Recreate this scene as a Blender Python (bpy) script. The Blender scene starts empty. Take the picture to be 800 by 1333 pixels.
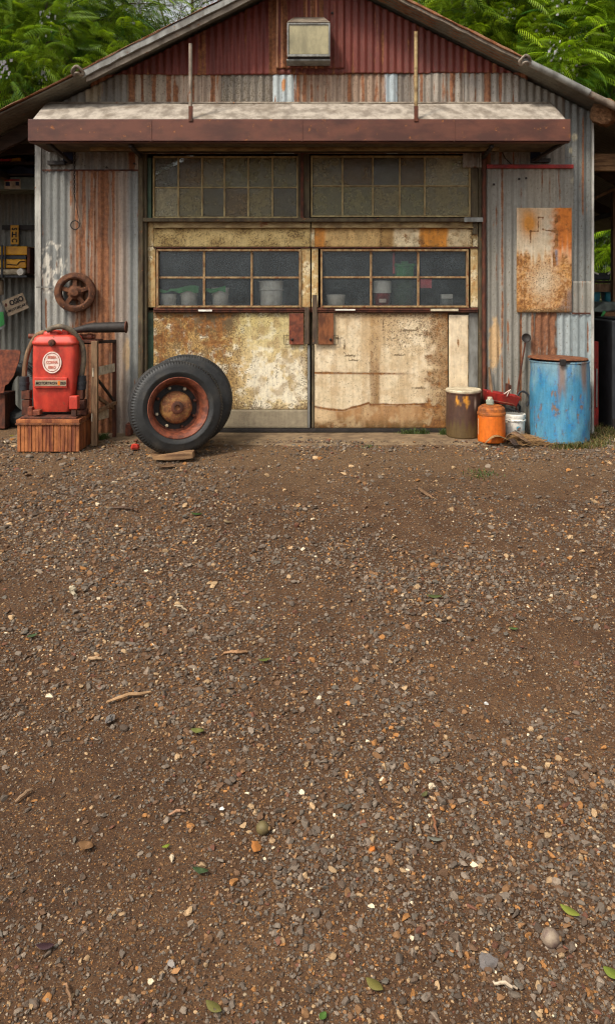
import bpy, math, random
import numpy as np
from mathutils import Vector, Matrix

# ------------------------------------------------------------------ camera, sky, sun, exposure
scene = bpy.context.scene
CAMZ, D0, F = 1.52, 8.0, 1000.0          # eye height, distance to the front wall, focal length in photo pixels
cam_data = bpy.data.cameras.new('camera')
cam = bpy.data.objects.new('camera', cam_data)
scene.collection.objects.link(cam)
cam.location = (0, -D0, CAMZ)
cam.rotation_euler = (math.pi / 2, 0, 0)
cam_data.sensor_fit = 'VERTICAL'
cam_data.sensor_height = 24.0
cam_data.lens = 24.0 * F / 1333.0
cam_data.shift_y = -(666.5 - 375.0) / 1333.0
cam_data.clip_end = 500
scene.camera = cam

SUN_TO = Vector((-0.55, -0.62, 1.0)).normalized()
world = bpy.data.worlds.new('World'); scene.world = world
world.use_nodes = True
wn = world.node_tree
wn.nodes.clear()
sky = wn.nodes.new('ShaderNodeTexSky'); sky.sky_type = 'NISHITA'; sky.sun_disc = False
sky.sun_elevation = math.asin(SUN_TO.z); sky.sun_rotation = math.atan2(SUN_TO.x, SUN_TO.y)
sky.air_density = 1.0; sky.dust_density = 4.0; sky.ozone_density = 0.6
bg = wn.nodes.new('ShaderNodeBackground'); bg.inputs['Strength'].default_value = 0.10
wo = wn.nodes.new('ShaderNodeOutputWorld')
hs_ = wn.nodes.new('ShaderNodeHueSaturation'); hs_.inputs['Saturation'].default_value = 0.14   # thin overcast
wn.links.new(sky.outputs[0], hs_.inputs['Color']); wn.links.new(hs_.outputs[0], bg.inputs['Color']); wn.links.new(bg.outputs[0], wo.inputs['Surface'])
sd = bpy.data.lights.new('sun', 'SUN'); sd.energy = 1.5; sd.angle = math.radians(10); sd.color = (1.0, 0.90, 0.76)
sun = bpy.data.objects.new('sun', sd); scene.collection.objects.link(sun)
sun.rotation_euler = (-SUN_TO).to_track_quat('-Z', 'Y').to_euler()
sun.location = (-6, -10, 14)
vs = scene.view_settings
vs.view_transform = 'Standard'; vs.look = 'None'; vs.gamma = 1.0; vs.use_curve_mapping = False
vs.exposure = 1.08
scene.cycles.use_denoising = True
scene.cycles.denoising_prefilter = 'FAST'
scene.cycles.filter_width = 1.2
scene.cycles.max_bounces = 6
scene.cycles.diffuse_bounces = 3
scene.cycles.transparent_max_bounces = 12

rng = np.random.default_rng(7)
random.seed(7)

# ------------------------------------------------------------------ helpers
def P(px, py, y=0.0):
    """A point of the place: photo pixel on the vertical plane y."""
    d = D0 + y
    return ((px - 400) * d / F, y, CAMZ - (py - 375) * d / F)
def X(px, y=0.0): return (px - 400) * (D0 + y) / F
def Z(py, y=0.0): return CAMZ - (py - 375) * (D0 + y) / F
def c(r, g, b):
    f = lambda v: (v / 255 / 12.92) if v / 255 <= 0.04045 else ((v / 255 + 0.055) / 1.055) ** 2.4
    return (f(r), f(g), f(b))
def ca(*a): return np.array(c(*a))

def _hash(ix, iy, seed):
    h = (ix * 374761393 + iy * 668265263 + seed * 1442695041) & 0xffffffff
    h = ((h ^ (h >> 13)) * 1274126177) & 0xffffffff
    return ((h ^ (h >> 16)) & 0xffff) / 65535.0
def vn(x, y, seed=0):
    x = np.asarray(x, float); y = np.asarray(y, float)
    ix = np.floor(x).astype(np.int64); iy = np.floor(y).astype(np.int64)
    fx = x - ix; fy = y - iy
    fx = fx * fx * (3 - 2 * fx); fy = fy * fy * (3 - 2 * fy)
    a = _hash(ix, iy, seed); b = _hash(ix + 1, iy, seed); cc = _hash(ix, iy + 1, seed); d = _hash(ix + 1, iy + 1, seed)
    return (a * (1 - fx) + b * fx) * (1 - fy) + (cc * (1 - fx) + d * fx) * fy
def fbm(x, y, seed=0, o=4):
    s = 0; a = 0.5; t = 0
    for k in range(o):
        s = s + a * vn(x * 2 ** k, y * 2 ** k, seed + 17 * k); t += a; a *= 0.55
    return s / t
def sstep(a, b, v):
    t = np.clip((v - a) / (b - a), 0, 1); return t * t * (3 - 2 * t)
def band(v, a, b, soft):
    return sstep(a - soft, a + soft, v) * (1 - sstep(b - soft, b + soft, v))
def mixc(A, B, m): return A * (1 - m[..., None]) + B * m[..., None]

def link(o, parent=None):
    scene.collection.objects.link(o)
    if parent is not None: o.parent = parent
    return o
def tag(o, label=None, cat=None, group=None, kind=None):
    if label: o['label'] = label
    if cat: o['category'] = cat
    if group: o['group'] = group
    if kind: o['kind'] = kind
    return o
def thing(name, label, cat, loc=(0, 0, 0), group=None):
    o = bpy.data.objects.new(name, None); o.empty_display_size = 0.1
    o.location = loc
    link(o); return tag(o, label, cat, group)
def origin(o):
    v = Vector((0, 0, 0))
    while o is not None: v += o.location; o = o.parent
    return v
def fast_mesh(name, V, Fc, mat=None, parent=None, smooth=False, attrs=None, sharp=None, local=False, loc=None):
    V = np.asarray(V, np.float32); Fc = np.asarray(Fc, np.int32)
    if parent is not None and not local: V = V - np.array(origin(parent), np.float32)
    if loc is not None: V = V - np.array(loc, np.float32)
    me = bpy.data.meshes.new(name); n, k = Fc.shape
    me.vertices.add(len(V)); me.vertices.foreach_set('co', V.ravel())
    me.loops.add(n * k); me.loops.foreach_set('vertex_index', Fc.ravel())
    me.polygons.add(n); me.polygons.foreach_set('loop_start', np.arange(0, n * k, k, dtype=np.int32))
    me.polygons.foreach_set('use_smooth', np.full(n, smooth))
    me.update(calc_edges=True)
    for an, av in (attrs or {}).items():
        av = np.asarray(av, np.float32)
        if av.ndim == 1:
            a = me.attributes.new(an, 'FLOAT', 'POINT'); a.data.foreach_set('value', av)
        else:
            a = me.attributes.new(an, 'FLOAT_COLOR', 'POINT')
            a.data.foreach_set('color', np.concatenate([av, np.ones((len(av), 1), np.float32)], 1).ravel())
    if mat: me.materials.append(mat)
    if smooth and sharp: me.set_sharp_from_angle(angle=sharp)
    o = bpy.data.objects.new(name, me)
    if loc is not None: o.location = loc
    return link(o, parent)

class MB:
    """collects shapes, builds ONE mesh object"""
    def __init__(s): s.v = []; s.f = []
    def add(s, v, f):
        b = len(s.v); s.v += [tuple(map(float, p)) for p in v]; s.f += [tuple(i + b for i in q) for q in f]; return s
    def box(s, x0, y0, z0, x1, y1, z1):
        v = [(x0, y0, z0), (x1, y0, z0), (x1, y1, z0), (x0, y1, z0), (x0, y0, z1), (x1, y0, z1), (x1, y1, z1), (x0, y1, z1)]
        return s.add(v, [(0, 3, 2, 1), (4, 5, 6, 7), (0, 1, 5, 4), (1, 2, 6, 5), (2, 3, 7, 6), (3, 0, 4, 7)])
    def pbox(s, px0, py0, px1, py1, y0, y1):
        """box whose front face covers these photo pixels at depth y0"""
        return s.box(X(px0, y0), y0, Z(py1, y0), X(px1, y0), y1, Z(py0, y0))
    def bar(s, a, b, w, h, up=(0, 0, 1)):
        a = Vector(a); b = Vector(b); d = (b - a).normalized(); u = Vector(up)
        if abs(d.dot(u)) > 0.98: u = Vector((0, 1, 0))
        r = d.cross(u).normalized() * (w / 2); t = r.cross(d).normalized() * (h / 2)
        v = [a - r - t, a + r - t, a + r + t, a - r + t, b - r - t, b + r - t, b + r + t, b - r + t]
        return s.add(v, [(0, 3, 2, 1), (4, 5, 6, 7), (0, 1, 5, 4), (1, 2, 6, 5), (2, 3, 7, 6), (3, 0, 4, 7)])
    def tube(s, pts, r, n=10, caps=True):
        pts = [Vector(p) for p in pts]; m = len(pts)
        rs = r if isinstance(r, (list, tuple)) else [r] * m
        rings = []; prev = None
        for i, p in enumerate(pts):
            d = (pts[min(i + 1, m - 1)] - pts[max(i - 1, 0)]).normalized()
            if prev is None:
                u = Vector((0, 0, 1)) if abs(d.z) < 0.9 else Vector((1, 0, 0))
                a = d.cross(u).normalized()
            else:
                a = (prev - d * prev.dot(d)).normalized()
            prev = a; b = d.cross(a)
            rings.append([p + (a * math.cos(t) + b * math.sin(t)) * rs[i] for t in [2 * math.pi * k / n for k in range(n)]])
        v = [q for ring in rings for q in ring]; f = []
        for i in range(m - 1):
            for k in range(n):
                k2 = (k + 1) % n
                f.append((i * n + k, i * n + k2, (i + 1) * n + k2, (i + 1) * n + k))
        if caps: f.append(tuple(range(n - 1, -1, -1))); f.append(tuple((m - 1) * n + k for k in range(n)))
        return s.add(v, f)
    def lathe(s, prof, center=(0, 0, 0), axis=(0, 0, 1), n=32, wob=None):
        """prof: list of (radius, height along the axis)"""
        ax = Vector(axis).normalized(); u = Vector((0, 0, 1)) if abs(ax.z) < 0.9 else Vector((1, 0, 0))
        a = ax.cross(u).normalized(); b = ax.cross(a); ct = Vector(center); v = []; f = []
        for i, (r, h) in enumerate(prof):
            for k in range(n):
                t = 2 * math.pi * k / n
                rr, hh = (r, h) if wob is None else wob(i, k, r, h)
                v.append(ct + ax * hh + (a * math.cos(t) + b * math.sin(t)) * rr)
        for i in range(len(prof) - 1):
            for k in range(n):
                k2 = (k + 1) % n
                f.append((i * n + k, i * n + k2, (i + 1) * n + k2, (i + 1) * n + k))
        if prof[0] == prof[-1]: return s.add(v, f)
        if prof[0][0] > 1e-5: f.append(tuple(range(n - 1, -1, -1)))
        if prof[-1][0] > 1e-5: f.append(tuple((len(prof) - 1) * n + k for k in range(n)))
        return s.add(v, f)
    def prism(s, pts, y0, y1):
        """outline in world x,z between depths y0 and y1"""
        n = len(pts); v = [(p[0], y0, p[1]) for p in pts] + [(p[0], y1, p[1]) for p in pts]
        f = [tuple(range(n)), tuple(range(2 * n - 1, n - 1, -1))] + [(i, n + i, n + (i + 1) % n, (i + 1) % n) for i in range(n)]
        return s.add(v, f)
    def loft(s, rings):
        n = len(rings[0]); v = [p for r in rings for p in r]; f = []
        for i in range(len(rings) - 1):
            for k in range(n):
                k2 = (k + 1) % n; f.append((i * n + k, i * n + k2, (i + 1) * n + k2, (i + 1) * n + k))
        f.append(tuple(range(n - 1, -1, -1))); f.append(tuple((len(rings) - 1) * n + k for k in range(n)))
        return s.add(v, f)
    def rot(s, M, about=(0, 0, 0)):
        a = Vector(about); s.v = [tuple(M @ (Vector(p) - a) + a) for p in s.v]; return s
    def build(s, name, mat, parent=None, bevel=0.0, smooth=False, sharp=0.7, label=None, loc=None, wear=None):
        o0 = origin(parent) if parent is not None else Vector((0, 0, 0))
        if loc is not None: o0 = o0 + Vector(loc)
        me = bpy.data.meshes.new(name)
        me.from_pydata([(p[0] - o0.x, p[1] - o0.y, p[2] - o0.z) for p in s.v], [], s.f)
        me.update()
        if wear is not None:
            W_ = np.array(s.v); col, ru, gr = wear(W_[:, 0], W_[:, 1], W_[:, 2])
            me.attributes.new('Col', 'FLOAT_COLOR', 'POINT').data.foreach_set('color', np.concatenate([col, np.ones((len(col), 1))], 1).astype(np.float32).ravel())
            me.attributes.new('Rust', 'FLOAT', 'POINT').data.foreach_set('value', ru.astype(np.float32)); me.attributes.new('Grime', 'FLOAT', 'POINT').data.foreach_set('value', gr.astype(np.float32))
        if mat: me.materials.append(mat)
        if smooth:
            me.polygons.foreach_set('use_smooth', np.full(len(me.polygons), True))
            me.set_sharp_from_angle(angle=sharp)
        o = bpy.data.objects.new(name, me)
        if loc is not None: o.location = loc
        link(o, parent)
        if bevel:
            m = o.modifiers.new('bevel', 'BEVEL'); m.width = bevel; m.segments = 2; m.limit_method = 'ANGLE'; m.angle_limit = 0.6
        if label: o['label'] = label
        return o

def single(name, mb, mat, label, cat, group=None, loc=(0, 0, 0), **k):
    o = mb.build(name, mat, None, loc=loc, **k)
    return tag(o, label, cat, group)

# ------------------------------------------------------------------ materials
class NT:
    def __init__(s, name):
        s.m = bpy.data.materials.new(name); s.m.use_nodes = True; s.t = s.m.node_tree; s.t.nodes.clear()
        s.out = s.n('ShaderNodeOutputMaterial')
    def n(s, ty, **props):
        nd = s.t.nodes.new(ty)
        for k, v in props.items(): setattr(nd, k, v)
        return nd
    def l(s, a, b): s.t.links.new(a, b)
    def set(s, sock, v):
        if hasattr(v, 'is_output') or hasattr(v, 'links'): s.l(v, sock)
        elif isinstance(v, (tuple, list)) and len(v) == 3 and sock.type == 'RGBA': sock.default_value = (*v, 1)
        else: sock.default_value = v
    def math(s, op, a, b=0.5, cl=False):
        nd = s.n('ShaderNodeMath', operation=op, use_clamp=cl); s.set(nd.inputs[0], a); s.set(nd.inputs[1], b); return nd.outputs[0]
    def mix(s, f, a, b, bt='MIX'):
        nd = s.n('ShaderNodeMix', data_type='RGBA', blend_type=bt); s.set(nd.inputs[0], f); s.set(nd.inputs[6], a); s.set(nd.inputs[7], b); return nd.outputs[2]
    def coord(s, sc=(1, 1, 1), loc=(0, 0, 0)):
        t = s.n('ShaderNodeTexCoord'); mp = s.n('ShaderNodeMapping'); s.l(t.outputs['Object'], mp.inputs[0])
        mp.inputs['Scale'].default_value = sc; mp.inputs['Location'].default_value = loc; return mp.outputs[0]
    def noise(s, v, sc, det=5, ro=0.6, dist=0.0):
        nd = s.n('ShaderNodeTexNoise'); s.l(v, nd.inputs['Vector']); nd.inputs['Scale'].default_value = sc
        nd.inputs['Detail'].default_value = det; nd.inputs['Roughness'].default_value = ro; nd.inputs['Distortion'].default_value = dist
        return nd.outputs[0]
    def rng(s, v, a, b, c_=0.0, d=1.0):
        nd = s.n('ShaderNodeMapRange'); nd.interpolation_type = 'SMOOTHSTEP'; s.set(nd.inputs[0], v)
        for i, q in enumerate((a, b, c_, d)): s.set(nd.inputs[i + 1], q)
        return nd.outputs[0]
    def ramp(s, f, stops, const=False):
        nd = s.n('ShaderNodeValToRGB'); s.l(f, nd.inputs[0]); e = nd.color_ramp.elements
        if const: nd.color_ramp.interpolation = 'CONSTANT'
        while len(e) < len(stops): e.new(0.5)
        for i, (p, cl) in enumerate(stops): e[i].position = p; e[i].color = (*cl, 1)
        return nd.outputs[0]
    def bsdf(s, color, rough=0.7, metal=0.0, spec=0.3, bump=None, bstr=0.3, bdist=0.01, **kw):
        b = s.n('ShaderNodeBsdfPrincipled'); s.set(b.inputs['Base Color'], color); s.set(b.inputs['Roughness'], rough)
        s.set(b.inputs['Metallic'], metal); b.inputs['Specular IOR Level'].default_value = spec
        for k, v in kw.items(): s.set(b.inputs[k], v)
        if bump is not None:
            bp = s.n('ShaderNodeBump'); s.l(bump, bp.inputs['Height']); bp.inputs['Strength'].default_value = bstr
            bp.inputs['Distance'].default_value = bdist; s.l(bp.outputs[0], b.inputs['Normal'])
        return b.outputs[0]
    def done(s, sh): s.l(sh, s.out.inputs['Surface']); return s.m

RUST = [(0.25, c(50, 32, 24)), (0.45, c(96, 58, 38)), (0.6, c(136, 84, 50)), (0.8, c(184, 130, 82))]
def weathered(name, rust=RUST, grime=(c(52, 44, 30), c(96, 80, 52)), fine=26, rough=0.7, metal=0.0, bump=0.25, streak=0.5, spec=0.3):
    """painted or galvanised sheet: vertex attributes Col (paint), Rust and Grime (wear maps), broken up by procedural noise"""
    t = NT(name)
    a = t.n('ShaderNodeAttribute', attribute_name='Col'); r = t.n('ShaderNodeAttribute', attribute_name='Rust'); g = t.n('ShaderNodeAttribute', attribute_name='Grime')
    v = t.coord(); vz = t.coord((1, 1, 0.07)); 
    n1 = t.noise(v, fine * 0.45, 8, 0.68); n2 = t.noise(vz, fine * 1.6, 4, 0.6); n3 = t.noise(v, fine * 1.1, 6, 0.7); n4 = t.noise(v, fine * 2.4, 6, 0.7); n5 = t.noise(v, 4.0, 5, 0.6)
    br = t.math('ADD', t.math('MULTIPLY', t.math('SUBTRACT', n1), 1.7 - .7 * streak), t.math('MULTIPLY', t.math('SUBTRACT', n2), 2.0 * streak))
    mr = t.rng(t.math('ADD', r.outputs['Fac'], br), 0.36, 0.62)
    mg = t.rng(t.math('ADD', g.outputs['Fac'], t.math('MULTIPLY', t.math('SUBTRACT', n4), 2.6)), 0.38, 0.66)
    rc = t.ramp(t.math('ADD', t.math('MULTIPLY', n3, 0.75), t.math('MULTIPLY', n2, 0.25)), rust)
    var = t.math('ADD', 0.30, t.math('ADD', t.math('MULTIPLY', n3, 0.75), t.math('MULTIPLY', n2, 0.55)))
    comb = t.n('ShaderNodeCombineColor')
    for i in range(3): t.l(var, comb.inputs[i])
    base = t.mix(1.0, a.outputs['Color'], comb.outputs[0], 'MULTIPLY')
    gc = t.mix(n3, grime[0], grime[1])
    col = t.mix(t.math('MULTIPLY', mg, 0.85), base, gc)
    col = t.mix(t.math('MULTIPLY', mr, 0.92), col, rc)
    h = t.math('ADD', t.math('MULTIPLY', mr, -0.5), t.math('ADD', t.math('MULTIPLY', n4, 0.8), t.math('MULTIPLY', mg, 0.3)))
    rg = t.math('ADD', rough, t.math('MULTIPLY', mr, 0.2), True)
    mt = t.math('MULTIPLY', t.math('SUBTRACT', 1.0, mr), metal)
    return t.done(t.bsdf(col, rg, mt, spec, h, bump, 0.006))

def simple(name, c1, c2=None, scale=12, z=1.0, rough=0.7, metal=0.0, rust=0.0, rs=9, dirt=0.35, bump=0.2, spec=0.35, dirtc=c(60, 48, 36), xs=1.0, ys=1.0, coat=0.0):
    c2 = c2 or tuple(q * 0.6 for q in c1)
    t = NT(name); v = t.coord((xs, ys, z)); vi = t.coord()
    n1 = t.noise(v, scale, 6, 0.65); n2 = t.noise(vi, rs, 8, 0.7); n3 = t.noise(vi, scale * 4, 4, 0.6); n4 = t.noise(vi, rs * 0.7, 7, 0.65)
    col = t.mix(t.rng(n1, 0.35, 0.65), c1, c2)
    col = t.mix(t.math('MULTIPLY', t.rng(n4, 0.48, 0.72), dirt), col, dirtc)
    hh = t.math('ADD', t.math('MULTIPLY', n1, 0.6), t.math('MULTIPLY', n3, 0.5))
    if rust > 0:
        m = t.rng(t.math('ADD', n2, t.math('MULTIPLY', t.math('SUBTRACT', n3), 0.25)), 0.72 - 0.36 * rust, 0.78 - 0.36 * rust)
        col = t.mix(t.math('MULTIPLY', m, 0.92), col, t.ramp(n3, RUST))
        hh = t.math('SUBTRACT', hh, t.math('MULTIPLY', m, 0.4))
        rough = t.math('ADD', rough, t.math('MULTIPLY', m, 0.25), True)
    kw = {'Coat Weight': coat} if coat else {}
    return t.done(t.bsdf(col, rough, metal, spec, hh, bump, 0.008, **kw))

M = {}
SRUST = [(0.25, c(58, 36, 26)), (0.42, c(98, 60, 38)), (0.58, c(132, 84, 52)), (0.8, c(176, 124, 80))]
M['sheet'] = weathered('weathered_galvanised_sheet', rust=SRUST, metal=0.05, rough=0.58, streak=1.0, bump=0.2)
M['redsheet'] = weathered('oxide_red_sheet', rust=SRUST, metal=0.0, rough=0.6, streak=1.0, bump=0.2)
M['doorpaint'] = weathered('flaking_door_paint', rust=[(0.25, c(62, 38, 24)), (0.45, c(108, 70, 38)), (0.6, c(150, 102, 56)), (0.8, c(190, 148, 96))], grime=(c(62, 50, 34), c(116, 92, 60)), fine=30, rough=0.72, streak=0.25, bump=0.5)
M['rust'] = simple('rust_brown', c(96, 52, 34), c(58, 34, 26), 22, 0.5, 0.8, dirt=0.5, bump=0.4)
M['dark_rust'] = simple('dark_flaking_rust', c(104, 66, 42), c(66, 40, 28), 18, 1, 0.85, rust=0.3, dirt=0.4, bump=0.4)
M['rust_orange'] = simple('rust_orange', c(132, 80, 46), c(84, 48, 30), 18, 0.4, 0.8, bump=0.4)
M['rust_copper'] = simple('rusted_rim', c(128, 68, 44), c(82, 42, 30), 20, 1, 0.6, dirt=0.4, rust=0.3, bump=0.4)
M['hub'] = simple('hub_flaking', c(150, 108, 60), c(92, 52, 32), 16, 1, 0.55, rust=0.75, rs=16, dirt=0.5, bump=0.5)
M['dark_iron'] = simple('dark_iron', c(44, 38, 34), c(28, 24, 22), 20, 1, 0.65, dirt=0.3, bump=0.3)
M['latchbar'] = simple('grey_brown_bar', c(92, 76, 60), c(62, 50, 40), 18, 0.3, 0.8, rust=0.3, dirt=0.5, bump=0.4)
M['fascia'] = simple('awning_fascia_paint', c(98, 58, 44), c(72, 42, 34), 7, 1, 0.62, rust=0.34, rs=11, dirt=0.3, bump=0.1, xs=0.4)
M['awning'] = simple('awning_top_sheet', c(166, 156, 142), c(118, 108, 96), 9, 1, 0.7, rust=0.12, rs=5, dirt=0.45, dirtc=c(104, 90, 74), bump=0.25, ys=0.4)
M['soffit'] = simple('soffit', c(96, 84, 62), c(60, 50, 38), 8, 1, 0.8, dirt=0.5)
M['frame'] = simple('weathered_window_frame', c(164, 138, 98), c(122, 88, 56), 22, 0.4, 0.75, rust=0.45, rs=14, dirt=0.6, bump=0.4)
M['muntin'] = simple('pale_old_putty_frame', c(176, 158, 112), c(134, 112, 74), 22, 0.4, 0.75, rust=0.25, rs=14, dirt=0.4, bump=0.3)
M['frame_dark'] = simple('dirty_door_frame', c(92, 82, 60), c(62, 50, 36), 16, 0.3, 0.8, rust=0.3, rs=8, dirt=0.6, bump=0.4)
M['rail'] = simple('riveted_rail', c(160, 138, 96), c(112, 88, 56), 14, 1, 0.75, rust=0.35, rs=12, dirt=0.6, bump=0.35, xs=0.4)
M['wood'] = simple('old_wood', c(140, 112, 84), c(96, 70, 50), 26, 0.12, 0.85, dirt=0.45, bump=0.5)
M['wood_x'] = simple('old_wood_along', c(150, 116, 80), c(96, 68, 46), 30, 1, 0.85, dirt=0.45, bump=0.5, xs=0.12)
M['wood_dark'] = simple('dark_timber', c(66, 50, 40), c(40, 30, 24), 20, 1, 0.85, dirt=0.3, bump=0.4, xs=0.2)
M['crate'] = simple('rust_stained_crate', c(172, 106, 60), c(100, 50, 32), 17, 0.10, 0.75, dirt=0.6, dirtc=c(80, 40, 26), bump=0.5)
M['whitewood'] = simple('white_painted_wood', c(196, 184, 160), c(160, 144, 120), 24, 1, 0.8, dirt=0.5, bump=0.4)
M['galv'] = simple('dull_galvanised', c(140, 140, 134), c(104, 102, 96), 10, 0.3, 0.5, 0.3, rust=0.2, dirt=0.4, bump=0.15)
M['galv_warm'] = simple('warm_flashing', c(142, 130, 114), c(100, 88, 76), 8, 1, 0.6, 0.15, rust=0.32, dirt=0.5, bump=0.2)
M['rusty_cap'] = simple('rusty_capping', c(150, 112, 84), c(120, 76, 48), 9, 1, 0.75, rust=0.62, rs=6, dirt=0.4, bump=0.3)
M['trim'] = simple('pale_corner_trim', c(176, 174, 164), c(128, 126, 118), 12, 0.2, 0.6, rust=0.2, rs=6, dirt=0.5, bump=0.25)
M['rubber'] = simple('tyre_rubber', c(42, 42, 41), c(32, 32, 31), 12, 1, 0.55, dirt=0.42, dirtc=c(84, 78, 68), bump=0.15, spec=0.4)
M['black'] = simple('black_plastic', c(46, 48, 52), c(34, 35, 38), 10, 1, 0.5, dirt=0.3, dirtc=c(66, 60, 52), bump=0.05)
M['red'] = simple('red_pump_paint', c(196, 62, 42), c(160, 42, 30), 8, 0.5, 0.5, rust=0.30, rs=13, dirt=0.5, dirtc=c(134, 62, 44), bump=0.1, spec=0.5)
M['red_dark'] = simple('dark_red_paint', c(156, 38, 30), c(112, 28, 24), 10, 1, 0.5, rust=0.2, dirt=0.4, bump=0.15)
M['blue'] = simple('blue_drum_paint', c(58, 122, 156), c(92, 148, 170), 5, 0.6, 0.6, rust=0.42, rs=15, dirt=0.6, dirtc=c(120, 136, 136), bump=0.25)
M['navy'] = simple('navy_tarp', c(22, 30, 58), c(16, 20, 40), 10, 1, 0.8, dirt=0.3)
M['brown_drum'] = simple('dark_brown_drum', c(84, 58, 48), c(66, 50, 30), 9, 0.35, 0.6, rust=0.42, rs=12, dirt=0.6, dirtc=c(104, 84, 44), bump=0.35)
M['cream'] = simple('cream_lid', c(200, 188, 160), c(160, 146, 120), 10, 1, 0.6, dirt=0.5, bump=0.2)
M['orange'] = simple('orange_can', c(206, 112, 32), c(178, 88, 26), 9, 0.6, 0.5, rust=0.22, rs=14, dirt=0.4, dirtc=c(120, 64, 28), bump=0.25)
M['orange_lid'] = simple('orange_rusty_lid', c(176, 98, 36), c(120, 66, 32), 18, 1, 0.7, rust=0.45, dirt=0.5, bump=0.35)
M['white_plastic'] = simple('white_plastic', c(230, 226, 214), c(208, 202, 188), 8, 1, 0.5, dirt=0.35, dirtc=c(120, 108, 90), bump=0.08)
M['green_plastic'] = simple('green_plastic', c(60, 150, 72), c(44, 124, 58), 8, 1, 0.5, dirt=0.3, bump=0.05)
M['dark_green'] = simple('dark_green_paint', c(64, 84, 62), c(46, 62, 46), 8, 1, 0.6, dirt=0.4)
M['yellow'] = simple('yellow_paint', c(206, 150, 30), c(176, 120, 24), 10, 1, 0.5, rust=0.25, dirt=0.4, bump=0.15)
M['cyan'] = simple('teal_plastic', c(50, 132, 146), c(38, 104, 120), 8, 1, 0.5, dirt=0.3)
M['tarp'] = simple('grey_green_tarp', c(108, 116, 108), c(78, 84, 78), 8, 1, 0.8, dirt=0.4, bump=0.3)
M['burlap'] = simple('burlap', c(140, 104, 72), c(92, 64, 42), 30, 1, 0.95, dirt=0.4, bump=0.6)
M['pinkred'] = simple('faded_red_card', c(206, 74, 78), c(186, 60, 62), 14, 1, 0.7, dirt=0.3)
M['signboard'] = simple('tan_signboard', c(168, 148, 124), c(142, 122, 98), 14, 1, 0.75, dirt=0.4)
M['ink'] = simple('black_ink', c(24, 22, 22), c(18, 17, 17), 10, 1, 0.7, dirt=0.0, bump=0)
M['white_ink'] = simple('white_enamel', c(226, 206, 192), c(206, 180, 166), 30, 1, 0.5, dirt=0.2, bump=0)
M['pink_ink'] = simple('faded_pink_enamel', c(196, 116, 96), c(180, 96, 78), 30, 1, 0.6, dirt=0.2, bump=0)
M['hose'] = simple('grey_hose', c(118, 104, 84), c(80, 72, 62), 16, 1, 0.7, dirt=0.5, bump=0.3)
M['concrete'] = simple('old_concrete', c(128, 108, 82), c(98, 80, 60), 7, 1, 0.92, dirt=0.6, dirtc=c(74, 58, 42), bump=0.6)
M['straw'] = simple('dry_straw', c(150, 116, 74), c(104, 76, 48), 30, 1, 0.9, dirt=0.4, bump=0.2)
M['bark'] = simple('bark', c(96, 80, 62), c(58, 48, 38), 14, 0.2, 0.9, dirt=0.3, bump=0.6)
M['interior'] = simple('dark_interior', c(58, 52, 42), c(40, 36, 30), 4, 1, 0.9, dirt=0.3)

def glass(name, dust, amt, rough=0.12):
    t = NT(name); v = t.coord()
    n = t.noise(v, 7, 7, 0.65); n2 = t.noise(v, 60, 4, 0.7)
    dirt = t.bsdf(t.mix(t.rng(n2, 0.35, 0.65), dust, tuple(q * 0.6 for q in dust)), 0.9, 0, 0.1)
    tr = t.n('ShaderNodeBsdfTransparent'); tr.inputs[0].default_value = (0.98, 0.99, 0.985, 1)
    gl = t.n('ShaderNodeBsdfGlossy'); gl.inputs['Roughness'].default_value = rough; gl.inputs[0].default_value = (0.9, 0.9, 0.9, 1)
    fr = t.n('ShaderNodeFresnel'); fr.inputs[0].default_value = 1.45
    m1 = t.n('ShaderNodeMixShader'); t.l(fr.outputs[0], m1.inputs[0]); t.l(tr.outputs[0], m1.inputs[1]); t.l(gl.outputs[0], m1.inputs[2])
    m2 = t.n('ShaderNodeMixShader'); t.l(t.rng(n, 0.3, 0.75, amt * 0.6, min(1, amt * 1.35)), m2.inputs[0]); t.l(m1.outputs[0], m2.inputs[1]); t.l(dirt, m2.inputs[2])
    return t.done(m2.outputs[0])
M['glass'] = glass('dusty_sheen_glass', c(150, 162, 166), 0.10)  # real dust, raised and tinted bluish to paint a sheen on the panes
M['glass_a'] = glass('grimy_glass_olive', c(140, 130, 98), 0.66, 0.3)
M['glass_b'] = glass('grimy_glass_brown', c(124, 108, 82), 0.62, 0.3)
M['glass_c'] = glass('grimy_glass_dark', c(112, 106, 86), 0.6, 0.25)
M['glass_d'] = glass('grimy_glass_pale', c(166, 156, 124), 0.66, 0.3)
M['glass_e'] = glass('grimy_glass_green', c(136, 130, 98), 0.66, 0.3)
M['lamp_glass'] = simple('yellowed_diffuser', c(122, 114, 84), c(158, 148, 112), 5, 0.5, 0.3, dirt=0.4, dirtc=c(96, 92, 66), bump=0.02, spec=0.6, xs=1.5)

def leafmat(name, base=None, trans=0.32):
    t = NT(name)
    a = t.n('ShaderNodeAttribute', attribute_name='Col').outputs['Color'] if base is None else None
    col = a if base is None else t.mix(t.noise(t.coord(), 40, 3), base, tuple(q * 0.7 for q in base))
    p = t.bsdf(col, 0.55, 0, 0.35); tl = t.n('ShaderNodeBsdfTranslucent'); t.set(tl.inputs[0], col)
    m = t.n('ShaderNodeMixShader'); m.inputs[0].default_value = trans; t.l(p, m.inputs[1]); t.l(tl.outputs[0], m.inputs[2])
    return t.done(m.outputs[0])
M['leaf'] = leafmat('frond_leaf')
M['grass'] = leafmat('grass_blade')

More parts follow.
